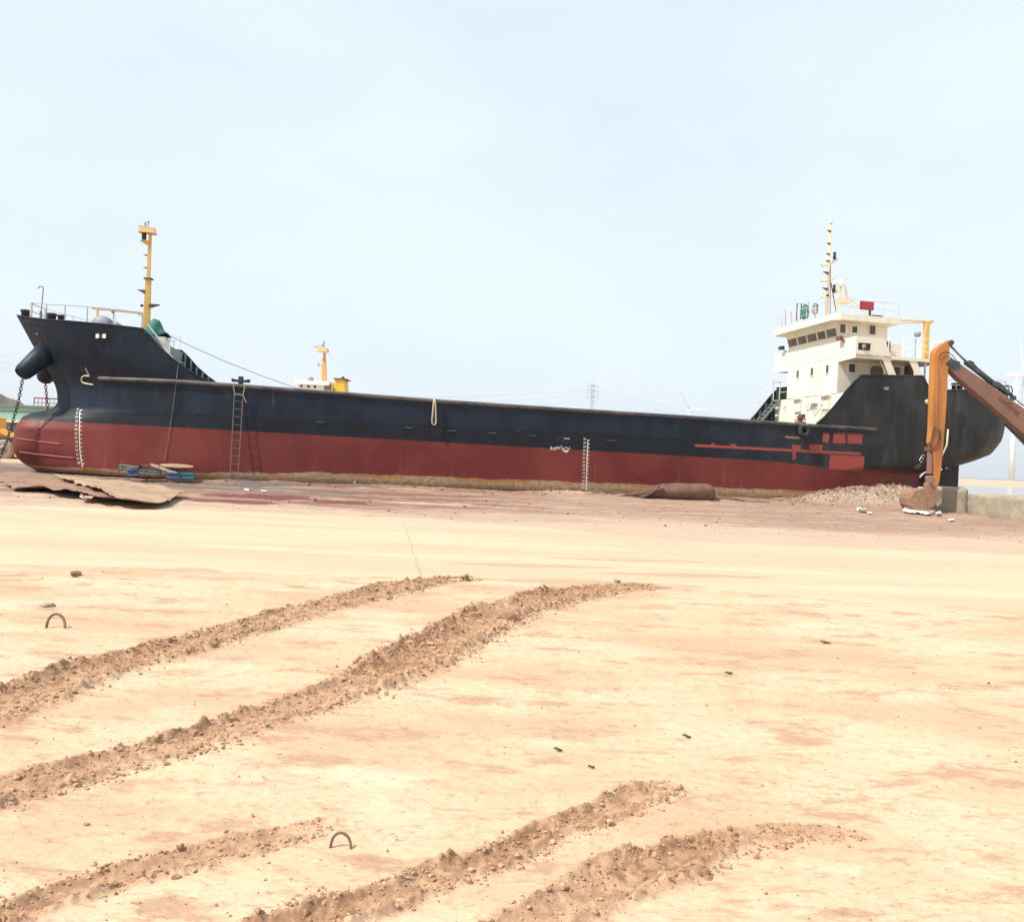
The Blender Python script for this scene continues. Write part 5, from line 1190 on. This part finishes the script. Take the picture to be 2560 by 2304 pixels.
# ================================================================== rusty plates left of the ship
def warped_plate(pix, zs, label, seed, mat='rusty_plate'):
    """large thin steel plate; corners given in the photograph with their height above the ground"""
    P = [G(*p, z=h) for p, h in zip(pix, zs)]; c = sum(P, Vector())/len(P)
    bm = bmesh.new(); vs = [bm.verts.new(p-c) for p in P]; bm.faces.new(vs); bmesh.ops.triangulate(bm, faces=bm.faces[:]); bmesh.ops.subdivide_edges(bm, edges=bm.edges[:], cuts=9, use_grid_fill=True)
    xy = np.array([(v.co.x+c.x, v.co.y+c.y) for v in bm.verts]); n1 = fbm(xy[:, 0]*.9+seed, xy[:, 1]*1.1, seed, 3); n2 = fbm(xy[:, 0]*.4+seed, xy[:, 1]*3.2, seed+4, 3); gg = ground_fields(xy[:, 0], xy[:, 1])[0]
    for v, a, b_, g_ in zip(bm.verts, n1, n2, gg):
        v.co.z = max(v.co.z+.22*(a-.5)+.10*(b_-.5), g_+.03-c.z); v.co.x += .04*(b_-.5); v.co.y += .14*(a-.5)
    r = bmesh.ops.extrude_face_region(bm, geom=bm.faces[:])
    for v in [g for g in r['geom'] if isinstance(g, bmesh.types.BMVert)]: v.co.z -= .025
    bmesh.ops.recalc_face_normals(bm, faces=bm.faces); me = bpy.data.meshes.new('steel_plate'); bm.to_mesh(me); bm.free()
    o = place('steel_plate', me, mat); o.location = c; return tag(o, label, 'steel plate', 'rusty plates before the bow')
warped_plate([(134, 1185), (200, 1190), (330, 1203), (400, 1216), (466, 1231), (446, 1236), (412, 1253), (372, 1252), (312, 1242), (262, 1228), (222, 1214), (178, 1201)], [.30, .3, .3, .25, .18, .16, .18, .24, .33, .36, .38, .36], 'large warped rusty plate, the topmost, with its corner pointing along the hull', 3, 'plate_tan')
warped_plate([(8, 1205), (60, 1200), (150, 1196), (226, 1208), (300, 1238), (330, 1246), (250, 1240), (185, 1226), (100, 1217), (42, 1219)], [.12, .15, .2, .2, .2, .2, .26, .25, .20, .14], 'long rusty plate lying flatter, half under the topmost one', 6)
warped_plate([(-30, 1182), (60, 1180), (120, 1186), (170, 1200), (120, 1208), (40, 1203), (-30, 1200)], [.1]*7, 'flat rusty plate lying nearest the bulbous bow', 9)

# ================================================================== scrap iron by the hull
def beam(pix, w_, mat, label, dz=.1, nm='steel_beam', h=None, Y=None, cat='steel beam', group='scrap beams heaped against the hull'):
    P = [WY(*p, Y) for p in pix]; h = h or w_; b = B(); a, c = P; d = (c-a).normalized(); u = Vector((0, 0, 1)); sd = d.cross(u).normalized()*w_/2; up_ = sd.cross(d).normalized()*h/2
    b.prism([a+sd+up_, a-sd+up_, a-sd+up_*.6, a-sd*.2+up_*.6, a-sd*.2-up_*.6, a-sd-up_*.6, a-sd-up_, a+sd-up_, a+sd-up_*.6, a+sd*.2-up_*.6, a+sd*.2+up_*.6, a+sd+up_*.6], c-a)
    return tag(b.build(nm, mat, origin=a), label, cat, group)
YJ = 37.6
beam([(299, 1165), (402, 1180)], .20, 'greygreen', 'long grey-green steel beam, the upper one of the scrap heap', Y=YJ+.6)
beam([(301, 1168), (302, 1178)], .14, 'greygreen', 'short upright grey-green beam at the left end of the scrap heap', Y=YJ+.3)
beam([(318, 1166), (344, 1177)], .14, 'greygreen', 'short slanting grey-green beam left in the scrap heap', Y=YJ)
beam([(320, 1182), (346, 1179)], .30, 'bluesteel', 'bright blue steel beam at the left of the scrap heap', Y=YJ-.9)
beam([(418, 1187), (450, 1188)], .24, 'bluesteel', 'dark blue steel beam right of the middle of the scrap heap', Y=YJ-.9)
beam([(452, 1188), (485, 1189)], .24, 'teal', 'teal steel beam at the right end of the scrap heap', Y=YJ-.8)
beam([(378, 1161), (446, 1185)], .10, 'pinkrail', 'pale thin bar lying slanting across the scrap heap', Y=YJ-.4)
beam([(340, 1176), (400, 1182)], .16, 'greygreen', 'lower grey-green beam in the middle of the scrap heap', Y=YJ-.3)
b = B(); c = WY(442, 1166, YJ+.3); b.lathe([(.05, -.02), (.72, 0), (.74, .05), (.05, .09)], (0, 0, 0), 24); o = b.build('steel_disc', 'plate_tan'); o.location = c; o.rotation_euler = (R(4), R(3), 0); tag(o, 'round tan steel plate lying level on top of the scrap heap', 'steel plate')
b = B(); b.box((-.35, -.3, 0), (.45, .3, 1.0)); g0 = GZ(c.x, c.y); b = B(); b.box((-.42, -.2, g0-c.z-.1), (.45, .3, -.05)); o = b.build('steel_box', 'wood', bevel=.02); o.location = c; tag(o, 'low rusty steel box carrying the round plate', 'box')
b = B(); c = WY(385, 1176, YJ+.2); n = 16
for i in range(n+1):
    for j in range(6): a = math.pi*i/n; b.v.append((-.95+1.9*i/n, .35*(j/5-.5)*2, math.sin(a)**.6*.34*(1-.25*abs(j/5-.5))+.05*math.sin(i*1.9+j)))
for i in range(n):
    for j in range(5): b.f.append((i*6+j, (i+1)*6+j, (i+1)*6+j+1, i*6+j+1))
o = b.build('tarpaulin', 'soilbag', None, True); o.location = c+Vector((0, 0, -.05)); tag(o, 'dusty brown tarpaulin bulging over the middle of the scrap heap', 'tarpaulin')
# planks by the stern and rods amidships
def plank(a, c, w_, label, Y, mat='wood', group=None):
    P0, P1_ = WY(*a, Y), WY(*c, Y-.3); P0.z = max(P0.z, GZ(P0.x, P0.y)+.06); P1_.z = max(P1_.z, GZ(P1_.x, P1_.y)+.04)
    d = (P1_-P0); b = B(); s_ = Vector((0, w_, 0)); b.prism([P0, P0+s_, P0+s_+Vector((0, 0, .05)), P0+Vector((0, 0, .05))], d); return tag(b.build('plank', mat, origin=P0), label, 'plank', group)
plank((1785, 1241), (1962, 1251), .3, 'long dark plank lying against the hull foot right of the air bag', 43.1)
plank((1790, 1247), (1925, 1254), .22, 'shorter plank in front of the long dark one', 42.6)
plank((1470, 1240), (1600, 1244), .2, 'thin board half buried below the draft marks amidships', 41.9)
for i, (a, c, lab) in enumerate((((1478, 1236), (1496, 1222), 'crooked dry stick leaning left beside the midship draft marks'), ((1490, 1238), (1493, 1214), 'upright forked stick beside the midship draft marks'), ((1500, 1236), (1484, 1230), 'low twisted stick at the foot of the upright one'))):
    P0, P1_ = WY(*a, 41.4), WY(*c, 41.4); P0.z = GZ(P0.x, P0.y)-.02; m_ = P0.lerp(P1_, .5)+Vector((.05, 0, .06)); b = B(); b.tube([P0, m_, P1_], .045, 6, .02); b.tube([m_, m_+Vector((.16, 0, .14))], .02, 5, .01); tag(b.build('stick', 'wood', origin=P0), lab, 'stick')
# deflated launching air bag
A_ = WY(1560, 1240, 41.2); Bq = WY(1780, 1229, 42.4); dd = (Bq-A_); Ln = dd.length; b = B(); n = 26; m_ = 24
prof = [(0, .03), (.05, .07), (.12, .12), (.20, .20), (.28, .30), (.36, .42), (.42, .50), (.48, .53), (.6, .55), (.75, .56), (.9, .55), (.97, .50), (1., .40)]
dx = dd.normalized(); up = Vector((0, 0, 1)); sy = up.cross(dx).normalized()
for q0, r0 in prof:
    c = A_+dd*q0; c.z = GZ(c.x, c.y)+r0*.62+.02
    for j in range(m_):
        a = 6.283*j/m_; wr = 1+.05*math.sin(a*3+q0*9)+.03*math.sin(a*7+q0*15); b.v.append(tuple(c+sy*math.cos(a)*r0*1.05*wr+up*math.sin(a)*r0*.86*wr))
for i in range(len(prof)-1):
    for j in range(m_): b.f.append((i*m_+j, i*m_+(j+1) % m_, (i+1)*m_+(j+1) % m_, (i+1)*m_+j))
b.f += [tuple(range(m_)), tuple((len(prof)-1)*m_+j for j in range(m_))]
tag(b.build('air_bag', 'soilbag', None, True, origin=A_), 'brown dusty launching air bag with a tapering end at the hull foot', 'air bag')
b = B(); n = 14
for i in range(n+1):
    f = i/n; c = WY(1545+105*f, 1243-(6*f+29*f**5), 41.0-.1*f); gg = GZ(c.x, c.y); c.z = max(c.z, gg+.03)
    w_ = .04+.25*math.sin(math.pi*min(1, f*1.15+.05))*(1-f*.4)
    b.v += [tuple(c), (c.x+.12, c.y+.35, c.z-.03), (c.x+.05, c.y-.12, max(gg+.01, c.z-w_))]
for i in range(n): k = 3*i; b.f += [(k, k+3, k+4, k+1), (k, k+2, k+5, k+3), (k+1, k+4, k+5, k+2)]
tag(b.build('torn_tarpaulin', 'darkcloth', None, True, origin=tuple(A_)), 'torn dark tarpaulin with a tip curling up before the air bag', 'tarpaulin')

# ================================================================== foreground odds and ends
def hoop(px0, px1, py, pt, label, lean=.25):
    """bent steel bar sticking out of the ground, from px0 to px1 on the ground at py, top at pt"""
    a = G(px0, py); c = G(px1, py-2); w_ = (c-a).length; top = WY((px0+px1)/2, pt, a.y); h = top.z; b = B(); pts = []
    for i in range(19):
        f = i/18; x = -math.cos(math.pi*f); z = math.sin(math.pi*f)**.8*(1+.12*math.cos(math.pi*f*1.0-.6)); pts.append((x*w_/2*(1.0 if x > 0 else 1.08), .10*w_*math.sin(math.pi*f), z*h/1.08-.0))
    pts[0] = (pts[0][0]-.01, pts[0][1], -.05); pts[-1] = (pts[-1][0]+.005, pts[-1][1], -.05)
    b.tube(pts, w_*.075, 10); o = b.build('steel_hoop', 'hoopsteel', None, True); o.location = ((a.x+c.x)/2, a.y, GZ(a.x, a.y)); return tag(o, label, 'steel hoop', 'bent steel bars sticking out of the earth')
MT['hoopsteel'] = worn('weathered_bar', (.16, .11, .075), (.30, .22, .16), .8, 18, (.4, .7), bump=.3)
hoop(120, 170, 1566, 1532, 'bent steel hoop standing in the sand beyond the ruts near a flat pale stone')
hoop(829, 878, 2117, 2082, 'bent steel hoop standing in the sand right beside the end of a rut')
def leaf(px, py, L, ang, label, h=.012):
    c = G(px, py); c.z = GZ(c.x, c.y)+.012; b = B(); d = Vector((math.cos(ang), math.sin(ang), 0)); s_ = Vector((-d.y, d.x, 0)); n = 8
    for i in range(n+1):
        f = i/n; w_ = L*.22*math.sin(math.pi*f)+.001; p = d*(f-.5)*L+Vector((0, 0, .004*math.sin(f*7))); b.v += [tuple(p+s_*w_+Vector((0, 0, h*.6))), tuple(p-Vector((0, 0, .003))), tuple(p-s_*w_+Vector((0, 0, h*.6)))]
    for i in range(n): k = 3*i; b.f += [(k, k+3, k+4, k+1), (k+1, k+4, k+5, k+2)]
    o = b.build('dry_leaf', 'twig'); o.location = c; return tag(o, label, 'dry leaf')
leaf(2063, 1609, .11, -.5, 'dark curled leaf on the pale sand at the right, upper of the three')
leaf(1717, 1845, .06, -.5, 'dark curled leaf on the sand right of the middle')
leaf(1395, 1878, .06, -.45, 'dark curled leaf on the sand near the middle, left of the other')
leaf(1822, 1686, .07, .1, 'thin brown leaf lying flat between two darker curled leaves')
leaf(2471, 1712, .05, .6, 'smallest dark leaf, alone on the sand below the concrete blocks')
leaf(1478, 1922, .04, .1, 'small thin leaf above the short rut near the bottom')
def tuft(px, py, h, n, label, seed):
    r = random.Random(seed); c = G(px, py); c.z = GZ(c.x, c.y); b = B()
    for _ in range(n):
        a = r.uniform(0, 6.28); l = h*r.uniform(.5, 1); w_ = .006; o = Vector((r.gauss(0, h*.25), r.gauss(0, h*.25), 0)); e = o+Vector((math.cos(a)*l*.6, math.sin(a)*l*.6, l)); mid = o.lerp(e, .5)+Vector((0, 0, l*.15)); s_ = Vector((-math.sin(a), math.cos(a), 0))*w_
        b.add([o-s_, o+s_, mid+s_, mid-s_, e], [(0, 1, 2, 3), (3, 2, 4)])
    o = b.build('weed_tuft', 'weed'); o.location = c; return tag(o, label, 'weed')
tuft(1164, 1452, .11, 30, 'small green weed tuft at the far end of the upper rut', 1)
tuft(190, 1442, .08, 22, 'tiny dry weed tuft at the left on the edge of the roadway', 2)
tuft(1545, 1458, .08, 20, 'tiny weed tuft at the far end of the long middle rut', 3)
stone(120, 1517, .17, .06, 'concrete', 'flat pale stone lying just beyond a bent steel hoop', seed=21)
stone(190, 1438, .14, .08, 'muddy', 'brown lump on the sand at the near edge of the roadway', seed=22)
stone(1270, 1556, .20, .13, 'muddy', 'round brown lump at the lower edge of the long rut', seed=23)
stone(1760, 2185, .06, .04, 'muddy', 'round brown lump under the lowest rut', seed=24)

# ================================================================== background, left
YB = 66.0
shed = thing('shed', 'long pale green clad shed on a grey sheet wall behind the bow', 'shed', tuple(WY(0, 1120, YB)*1.0))
so_ = Vector(shed.location)
def sb(px, py, dy=0): v = WY(px, py, YB+dy); return v-so_
xl = sb(-500, 1100).x; xr = sb(150, 1100).x
def slab(name, ytop, ybot, mat, y0, y1, x0=xl, x1=xr, corr=False):
    zt_, zb2 = sb(0, ytop).z, sb(0, ybot).z; b = B()
    b.box((x0, y0, zb2), (x1, y1, zt_)); return b.build(name, mat, shed)
slab('cladding', 1014, 1050, 'shedgreen', 0, 8); slab('cladding_seam', 1026, 1028.5, 'greygreen', -.03, .0); slab('eave', 1050, 1054, 'cream', -.35, 8.2)
gzs = GZ(-30, 60)-so_.z
b = B(); z1 = sb(0, 1054).z; b.box((xl, .3, gzs-.3), (xr, 7.5, z1)); b.build('wall', 'wallgrey', shed)
for i in range(26):
    x = xl+(xr-xl)*i/25; B().box((x-.12, .12, gzs-.3), (x+.12, .3, z1)).build('wall_post', 'dark' if i % 3 == 0 else 'wallgrey', shed)
b = B(); zt2 = sb(0, 1010).z; b.box((xl, -.2, sb(0, 1014).z), (xr, 8.3, zt2)); b.build('roof_edge', 'greygreen', shed)
# brown heap of earth behind the shed
bm = bmesh.new(); bmesh.ops.create_grid(bm, x_segments=60, y_segments=20, size=1)
for v in bm.verts:
    x, y = v.co.x, v.co.y; nn = fbm(np.array([x*6+3.]), np.array([y*3.]), 101, 4)[0]; v.co = (x*15, y*6, max(-2, (7.3*(1-y*y*.8)-max(0, (x-.45)/.55)**2*9*1)*(.86+.22*nn)))
me = bpy.data.meshes.new('earth_heap'); bm.to_mesh(me); bm.free(); o = place('earth_heap', me, 'heapbrown' if 'heapbrown' in MT else 'rust', None, True)
MT['heapbrown'] = worn('brown_earth', (.16, .12, .10), (.22, .17, .14), .95, .6, streak=False); me.materials[0] = MT['heapbrown']
hp = WY(-95, 1020, 92); o.location = (hp.x-3.5, 92, -.5); tag(o, 'brown heap rising behind the green shed', 'heap')
# red scaffold railing on the shed roof
b = B(); x0, x1 = sb(80, 1000).x, sb(150, 1000).x; z0, z1 = zt2, sb(100, 994).z
for i in range(8): x = x0+(x1-x0)*i/7; b.tube([(x, .3, z0), (x, .3, z1)], .04 if i % 3 == 0 else .022, 5)
for k in (1, .93, .4): b.tube([(x0, .3, z0+(z1-z0)*k), (x1, .3, z0+(z1-z0)*k)], .03, 5)
b.build('roof_railing', 'chainred', shed)
# wheel loader, mostly out of the frame
YL = 60.
ldr = thing('wheel_loader', 'yellow wheel loader with dusty tyres seen behind the anchor chain', 'wheel loader', tuple(WY(-40, 1148, YL)))
lo = Vector(ldr.location)
def lp(px, py): return WY(px, py, YL)-lo
for k, (px, dy) in enumerate(((12, 0), (12, 1.9), (-92, 0), (-92, 1.9))):
    c = lp(px, 1122); b = B(); b.lathe([(.38, -.25), (.66, -.28), (.78, -.18), (.78, .18), (.66, .28), (.38, .25)], (c.x, dy, .78), 26, 'Y'); w_ = b.build('wheel', 'tyredust', ldr, True)
    b = B(); b.lathe([(.12, -.29), (.36, -.26), (.38, -.1)], (c.x, dy, .78), 20, 'Y'); b.build('rim', 'tyredust', w_, True); b = B(); b.lathe([(.16, -.31), (.16, -.2)], (c.x, dy, .78), 14, 'Y'); b.build('hub', 'dark', w_)
x12 = lp(12, 1122).x; x92 = lp(-92, 1122).x
b = B(); b.prism([(x92-.9, .1, 1.0), (x12-.2, .1, 1.0), (x12-.2, .1, 1.9), (x92+1.6, .1, 2.0), (x92-.9, .1, 1.9)], (0, 1.7, 0)); b.build('chassis', 'loader', ldr, bevel=.05)
b = B(); b.box((x92+1.0, .35, 1.9), (x92+2.2, 1.55, 3.2)); cb = b.build('cab', 'loader', ldr, bevel=.05); B().box((x92+1.12, .32, 2.2), (x92+2.08, .345, 3.0)).build('window', 'glass', cb)
b = B()
b.prism([(x12-1.1, -.1, 1.75), (x12-.3, -.1, 2.05), (x12+.5, -.1, 1.7), (x12+.95, -.1, 1.1), (x12+1.15, -.1, 1.2), (x12+.7, -.1, 2.0), (x12-.3, -.1, 2.35), (x12-1.1, -.1, 2.0)], (0, .3, 0)); b.build('lift_arm', 'loader', ldr)
b = B(); b.prism([(x12-.6, -.15, 1.3), (x12+.6, -.15, 1.5), (x12+.7, -.15, 1.75), (x12-.6, -.15, 1.65)], (0, .35, 0)); b.build('fender', 'dark', ldr)
b = B(); b.prism([(x12+.9, -.3, .3), (x12+1.7, -.3, .25), (x12+1.2, -.3, .9), (x12+1.15, -.3, 1.6), (x12+.9, -.3, 1.5)], (0, 2.5, 0)); b.build('loader_bucket', 'loader', ldr)

# ================================================================== far ship behind the rail
YF = 140.
fs_ = thing('cargo_ship', 'far white ship with yellow mast and funnel showing above the black rail', 'ship', tuple(WY(800, 1119, YF)))
fo = Vector(fs_.location); fo.z = 0; fs_.location = fo
def fp(x, y): v = WY(740+x/10.11, 840+y/10.11, YF); return Vector((v.x-fo.x, 0, v.z))
def fbx(name, x0, y0, x1, y1, mat, d0=-2.5, d1=4.5, par=fs_, bev=0):
    a, c = fp(x0, y1), fp(x1, y0); return B().box((a.x, d0, a.z), (c.x, d1, c.z)).build(name, mat, par, bevel=bev)
hz_ = fp(100, 1900).z
b = B(); b.prism([(-8, -4.5, 0), (38, -4.5, 0), (42, -4.5, 6), (-11, -4.5, 6)], (0, 9, 0)); b.build('hull', 'excdark', fs_)
fw = fbx('deckhouse', 120, 1265, 985, 2000, 'white'); 
fbx('deckhouse_roof', 90, 1185, 935, 1250, 'white', -3.1, 5.1); fbx('roof_gear', 100, 1130, 330, 1190, 'white', -1, 3)
for x0, x1, y0, y1 in ((205, 262, 1265, 1325), (370, 450, 1280, 1335), (538, 598, 1270, 1345)): fbx('window', x0, y0, x1, y1, 'glass', -2.55, -2.5, fw)
fbx('shelter', 800, 1262, 985, 1390, 'wood', -2.7, 1)
b = B(); a, c = fp(1000, 1430), fp(1310, 1120); zt3 = c.z; xa, xb = a.x, c.x
b.prism([(xa, -1.5, a.z-3), (xb+.25, -1.5, a.z-3), (xb-.35, -1.5, zt3), (xa, -1.5, zt3)], (0, 3.4, 0)); fn = b.build('funnel', 'funnel', fs_, bevel=.08)
b = B(); b.box((xa-.05, -1.75, zt3), (xb+.1, 2.1, zt3+.18)); b.build('funnel_top', 'rust', fn)
b = B(); b.tube([fp(1150, 1110), fp(1165, 1070), fp(1215, 1042)], .24, 10); b.build('exhaust_pipe', 'dark', fn, True); b = B(); b.tube([fp(1065, 1110), fp(1085, 1068)], .16, 8); b.build('exhaust_pipe', 'dark', fn, True)
b = B(); a = fp(735, 1100); c = fp(722, 420)
b.add([(a.x-.33, -.33, a.z-1), (a.x+.33, -.33, a.z-1), (a.x+.33, .33, a.z-1), (a.x-.33, .33, a.z-1), (c.x-.2, -.2, c.z), (c.x+.2, -.2, c.z), (c.x+.2, .2, c.z), (c.x-.2, .2, c.z)], [(3, 2, 1, 0), (4, 5, 6, 7), (0, 1, 5, 4), (1, 2, 6, 5), (2, 3, 7, 6), (3, 0, 4, 7)])
MT['orange'] = worn('orange_mast_paint', (.72, .36, .10), (.6, .25, .1), .5, 1)
ms = b.build('mast', 'orange', fs_)
b = B(); p, q_ = fp(635, 1110), fp(712, 560); b.prism([(p.x, -.2, p.z), (fp(712, 1110).x, -.2, p.z), (fp(705, 1110).x, -.2, q_.z), (fp(672, 560).x, -.2, q_.z)], (0, .2, 0)); b.build('mast_ladder', 'yellow', ms)
fbx('mast_platform', 545, 320, 805, 398, 'pale_yellow', -.9, .9, ms)
b = B(); b.tube([fp(712, 320), fp(714, 150)], .06, 6); b.ball(fp(713, 140), .17, 6); b.tube([fp(675, 250), fp(675, 190)], .13, 8); b.tube([fp(450, 272), fp(700, 258)], .07, 6); b.build('mast_top_fitting', 'graypaint', ms)
b = B(); b.tube([fp(550, 738), fp(690, 762)], .08, 6); b.ball(fp(568, 705), .17, 6); b.tube([fp(568, 738), fp(568, 705)], .05, 5); b.build('spreader', 'graypaint', ms)
b = B(); b.tube([fp(580, 990), fp(690, 990)], .05, 5); b.tube([fp(580, 1012), fp(690, 1012)], .05, 5); b.build('spreader', 'pale_yellow', ms)
b = B(); b.tube([fp(870, 1200), fp(872, 970)], .05, 5); b.ball(fp(872, 962), .2, 6); b.build('lamp_post', 'white', fs_)
b = B(); b.ball(fp(375, 1100), .5, 7); b.tube([fp(375, 1185), fp(375, 1100)], .06, 5); b.build('compass_stand', 'graypaint', fs_)

# ================================================================== pylon and power lines, wind turbines
YP = 480.
p0 = WY(1474, 1148, YP); py_ = thing('power_pylon', 'faint steel lattice power pylon far beyond the middle of the hull', 'pylon', (p0.x, YP, 0)); zt4 = WY(1474, 957, YP).z
b = B(); hw0, hw1 = 2.6, .75
def leg(z): return hw0+(hw1-hw0)*min(1, z/(zt4*.72))
zl_ = list(np.linspace(0, zt4, 15))
for sx_ in (-1, 1):
    for sy_ in (-1, 1): b.tube([(sx_*leg(z), sy_*leg(z), z) for z in zl_], .17, 4)
for z, z2 in zip(zl_[:-1], zl_[1:]):
    a, c = leg(z), leg(z2)
    for k in (-1, 1): b.tube([(-a, k*a, z), (c, k*c, z2)], .09, 4); b.tube([(a, k*a, z), (-c, k*c, z2)], .09, 4); b.tube([(k*a, -a, z), (k*c, c, z2)], .09, 4)
b.build('lattice_tower', 'pylon', py_)
arms = []
for y in (965, 979, 993):
    z = WY(1474, y, YP).z; arms.append(z); b = B()
    for k in (-1, 1): b.tube([(0, 0, z+.9), (k*3.4, 0, z)], .12, 4); b.tube([(0, 0, z), (k*3.4, 0, z)], .12, 4); b.tube([(k*3.3, 0, z), (k*3.3, 0, z-1.6)], .16, 5)
    b.tube([(-.8, 0, z), (.8, 0, z)], .15, 4); b.build('cross_arm', 'pylon', py_)
for i, z in enumerate(arms):
    for k in (-1, 1):
        b = B(); xo = p0.x+k*3.3; far_l = Vector((xo-330, YP-60, z-1)); far_r = Vector((xo+330, YP+200, z-1)); c = Vector((xo, YP, z-1.6)); P_ = []
        for j in range(25): f = j/24; q = far_l.lerp(c, f); q.z -= 13*4*f*(1-f); P_.append(q)
        for j in range(1, 25): f = j/24; q = c.lerp(far_r, f); q.z -= 13*4*f*(1-f); P_.append(q)
        b.tube(P_, .045, 4); tag(b.build('power_line', 'pylon'), '%s power line strung from the %s side of the far lattice pylon' % (('highest', 'middle', 'lowest')[i], ('left', 'right')[k > 0]), 'power line', 'power lines over the yard')
def turbine(px, pyb, pyh, H, label, axis, rot, YT, tw=2.1, xn=0):
    base = WY(px, pyb, YT); hubz = WY(px, pyh, YT).z; t = thing('wind_turbine', label, 'wind turbine', (base.x, YT, 0), axis, 'wind turbines on the horizon')
    B().tube([(0, 0, -1), (0, 0, hubz*.5), (0, 0, hubz-1.5)], tw, 20, tw*.62).build('tower', 'turbine', t, True)
    b = B(); b.box((-6.2, -1.7, hubz-1.6), (3.2, 1.7, hubz+1.7)); b.build('nacelle', 'turbine', t, bevel=.4)
    b = B(); b.lathe([(1.6, 3.6), (1.9, 4.4), (1.5, 6.0), (.3, 7.0)], (0, 0, hubz), 18, 'X'); hb_ = b.build('hub', 'turbine', t, True)
    for k in range(3):
        a = rot+k*2.0944; d_ = Vector((0, math.sin(a), math.cos(a))); e_ = Vector((0, math.cos(a), -math.sin(a))); b = B(); n = 14
        for i in range(n+1):
            f = i/n; c = Vector((5.0+.8*f, 0, hubz))+d_*(1.2+37*f); ch = (1.0+1.3*math.exp(-((f-.2)/.14)**2)+.7*(1-f))*(1-f*.55)*.9; th_ = .35*(1-f)+.06
            tw_ = R(28)*(1-f); ax_ = e_*math.cos(tw_)+Vector((1, 0, 0))*math.sin(tw_); bx_ = Vector((1, 0, 0))*math.cos(tw_)-e_*math.sin(tw_)
            b.v += [tuple(c+ax_*ch*.35), tuple(c+bx_*th_), tuple(c-ax_*ch*.65), tuple(c-bx_*th_)]
        for i in range(n):
            for j in range(4): b.f.append((i*4+j, i*4+(j+1) % 4, (i+1)*4+(j+1) % 4, (i+1)*4+j))
        b.f += [(0, 1, 2, 3), (n*4+3, n*4+2, n*4+1, n*4)]
        b.build('blade', 'turbine', t, True)
turbine(2529, 1198, 937, 78, 'large white wind turbine standing behind the excavator boom', R(-22), R(40), 600.)
turbine(1718, 1158, 1026, 80, 'small faint wind turbine just showing over the black rail', R(-75), R(-38), 1150.)

# thin sea air between the camera and the horizon
hb_ = B(); hb_.box((-5600, -3700, -1.5), (5600, 3100, 135)); hz_o = hb_.build('haze', None)
hm = bpy.data.materials.new('haze_air'); hm.use_nodes = True; ht_ = hm.node_tree; ht_.nodes.clear(); ho = ht_.nodes.new('ShaderNodeOutputMaterial'); hv = ht_.nodes.new('ShaderNodeVolumePrincipled')
hv.inputs['Color'].default_value = (.98, .99, 1, 1); hv.inputs['Density'].default_value = .00016; hv.inputs['Anisotropy'].default_value = .2; ht_.links.new(hv.outputs[0], ho.inputs['Volume'])
hz_o.data.materials.append(hm); tag(hz_o, 'pale sea haze over the whole yard', kind='stuff')
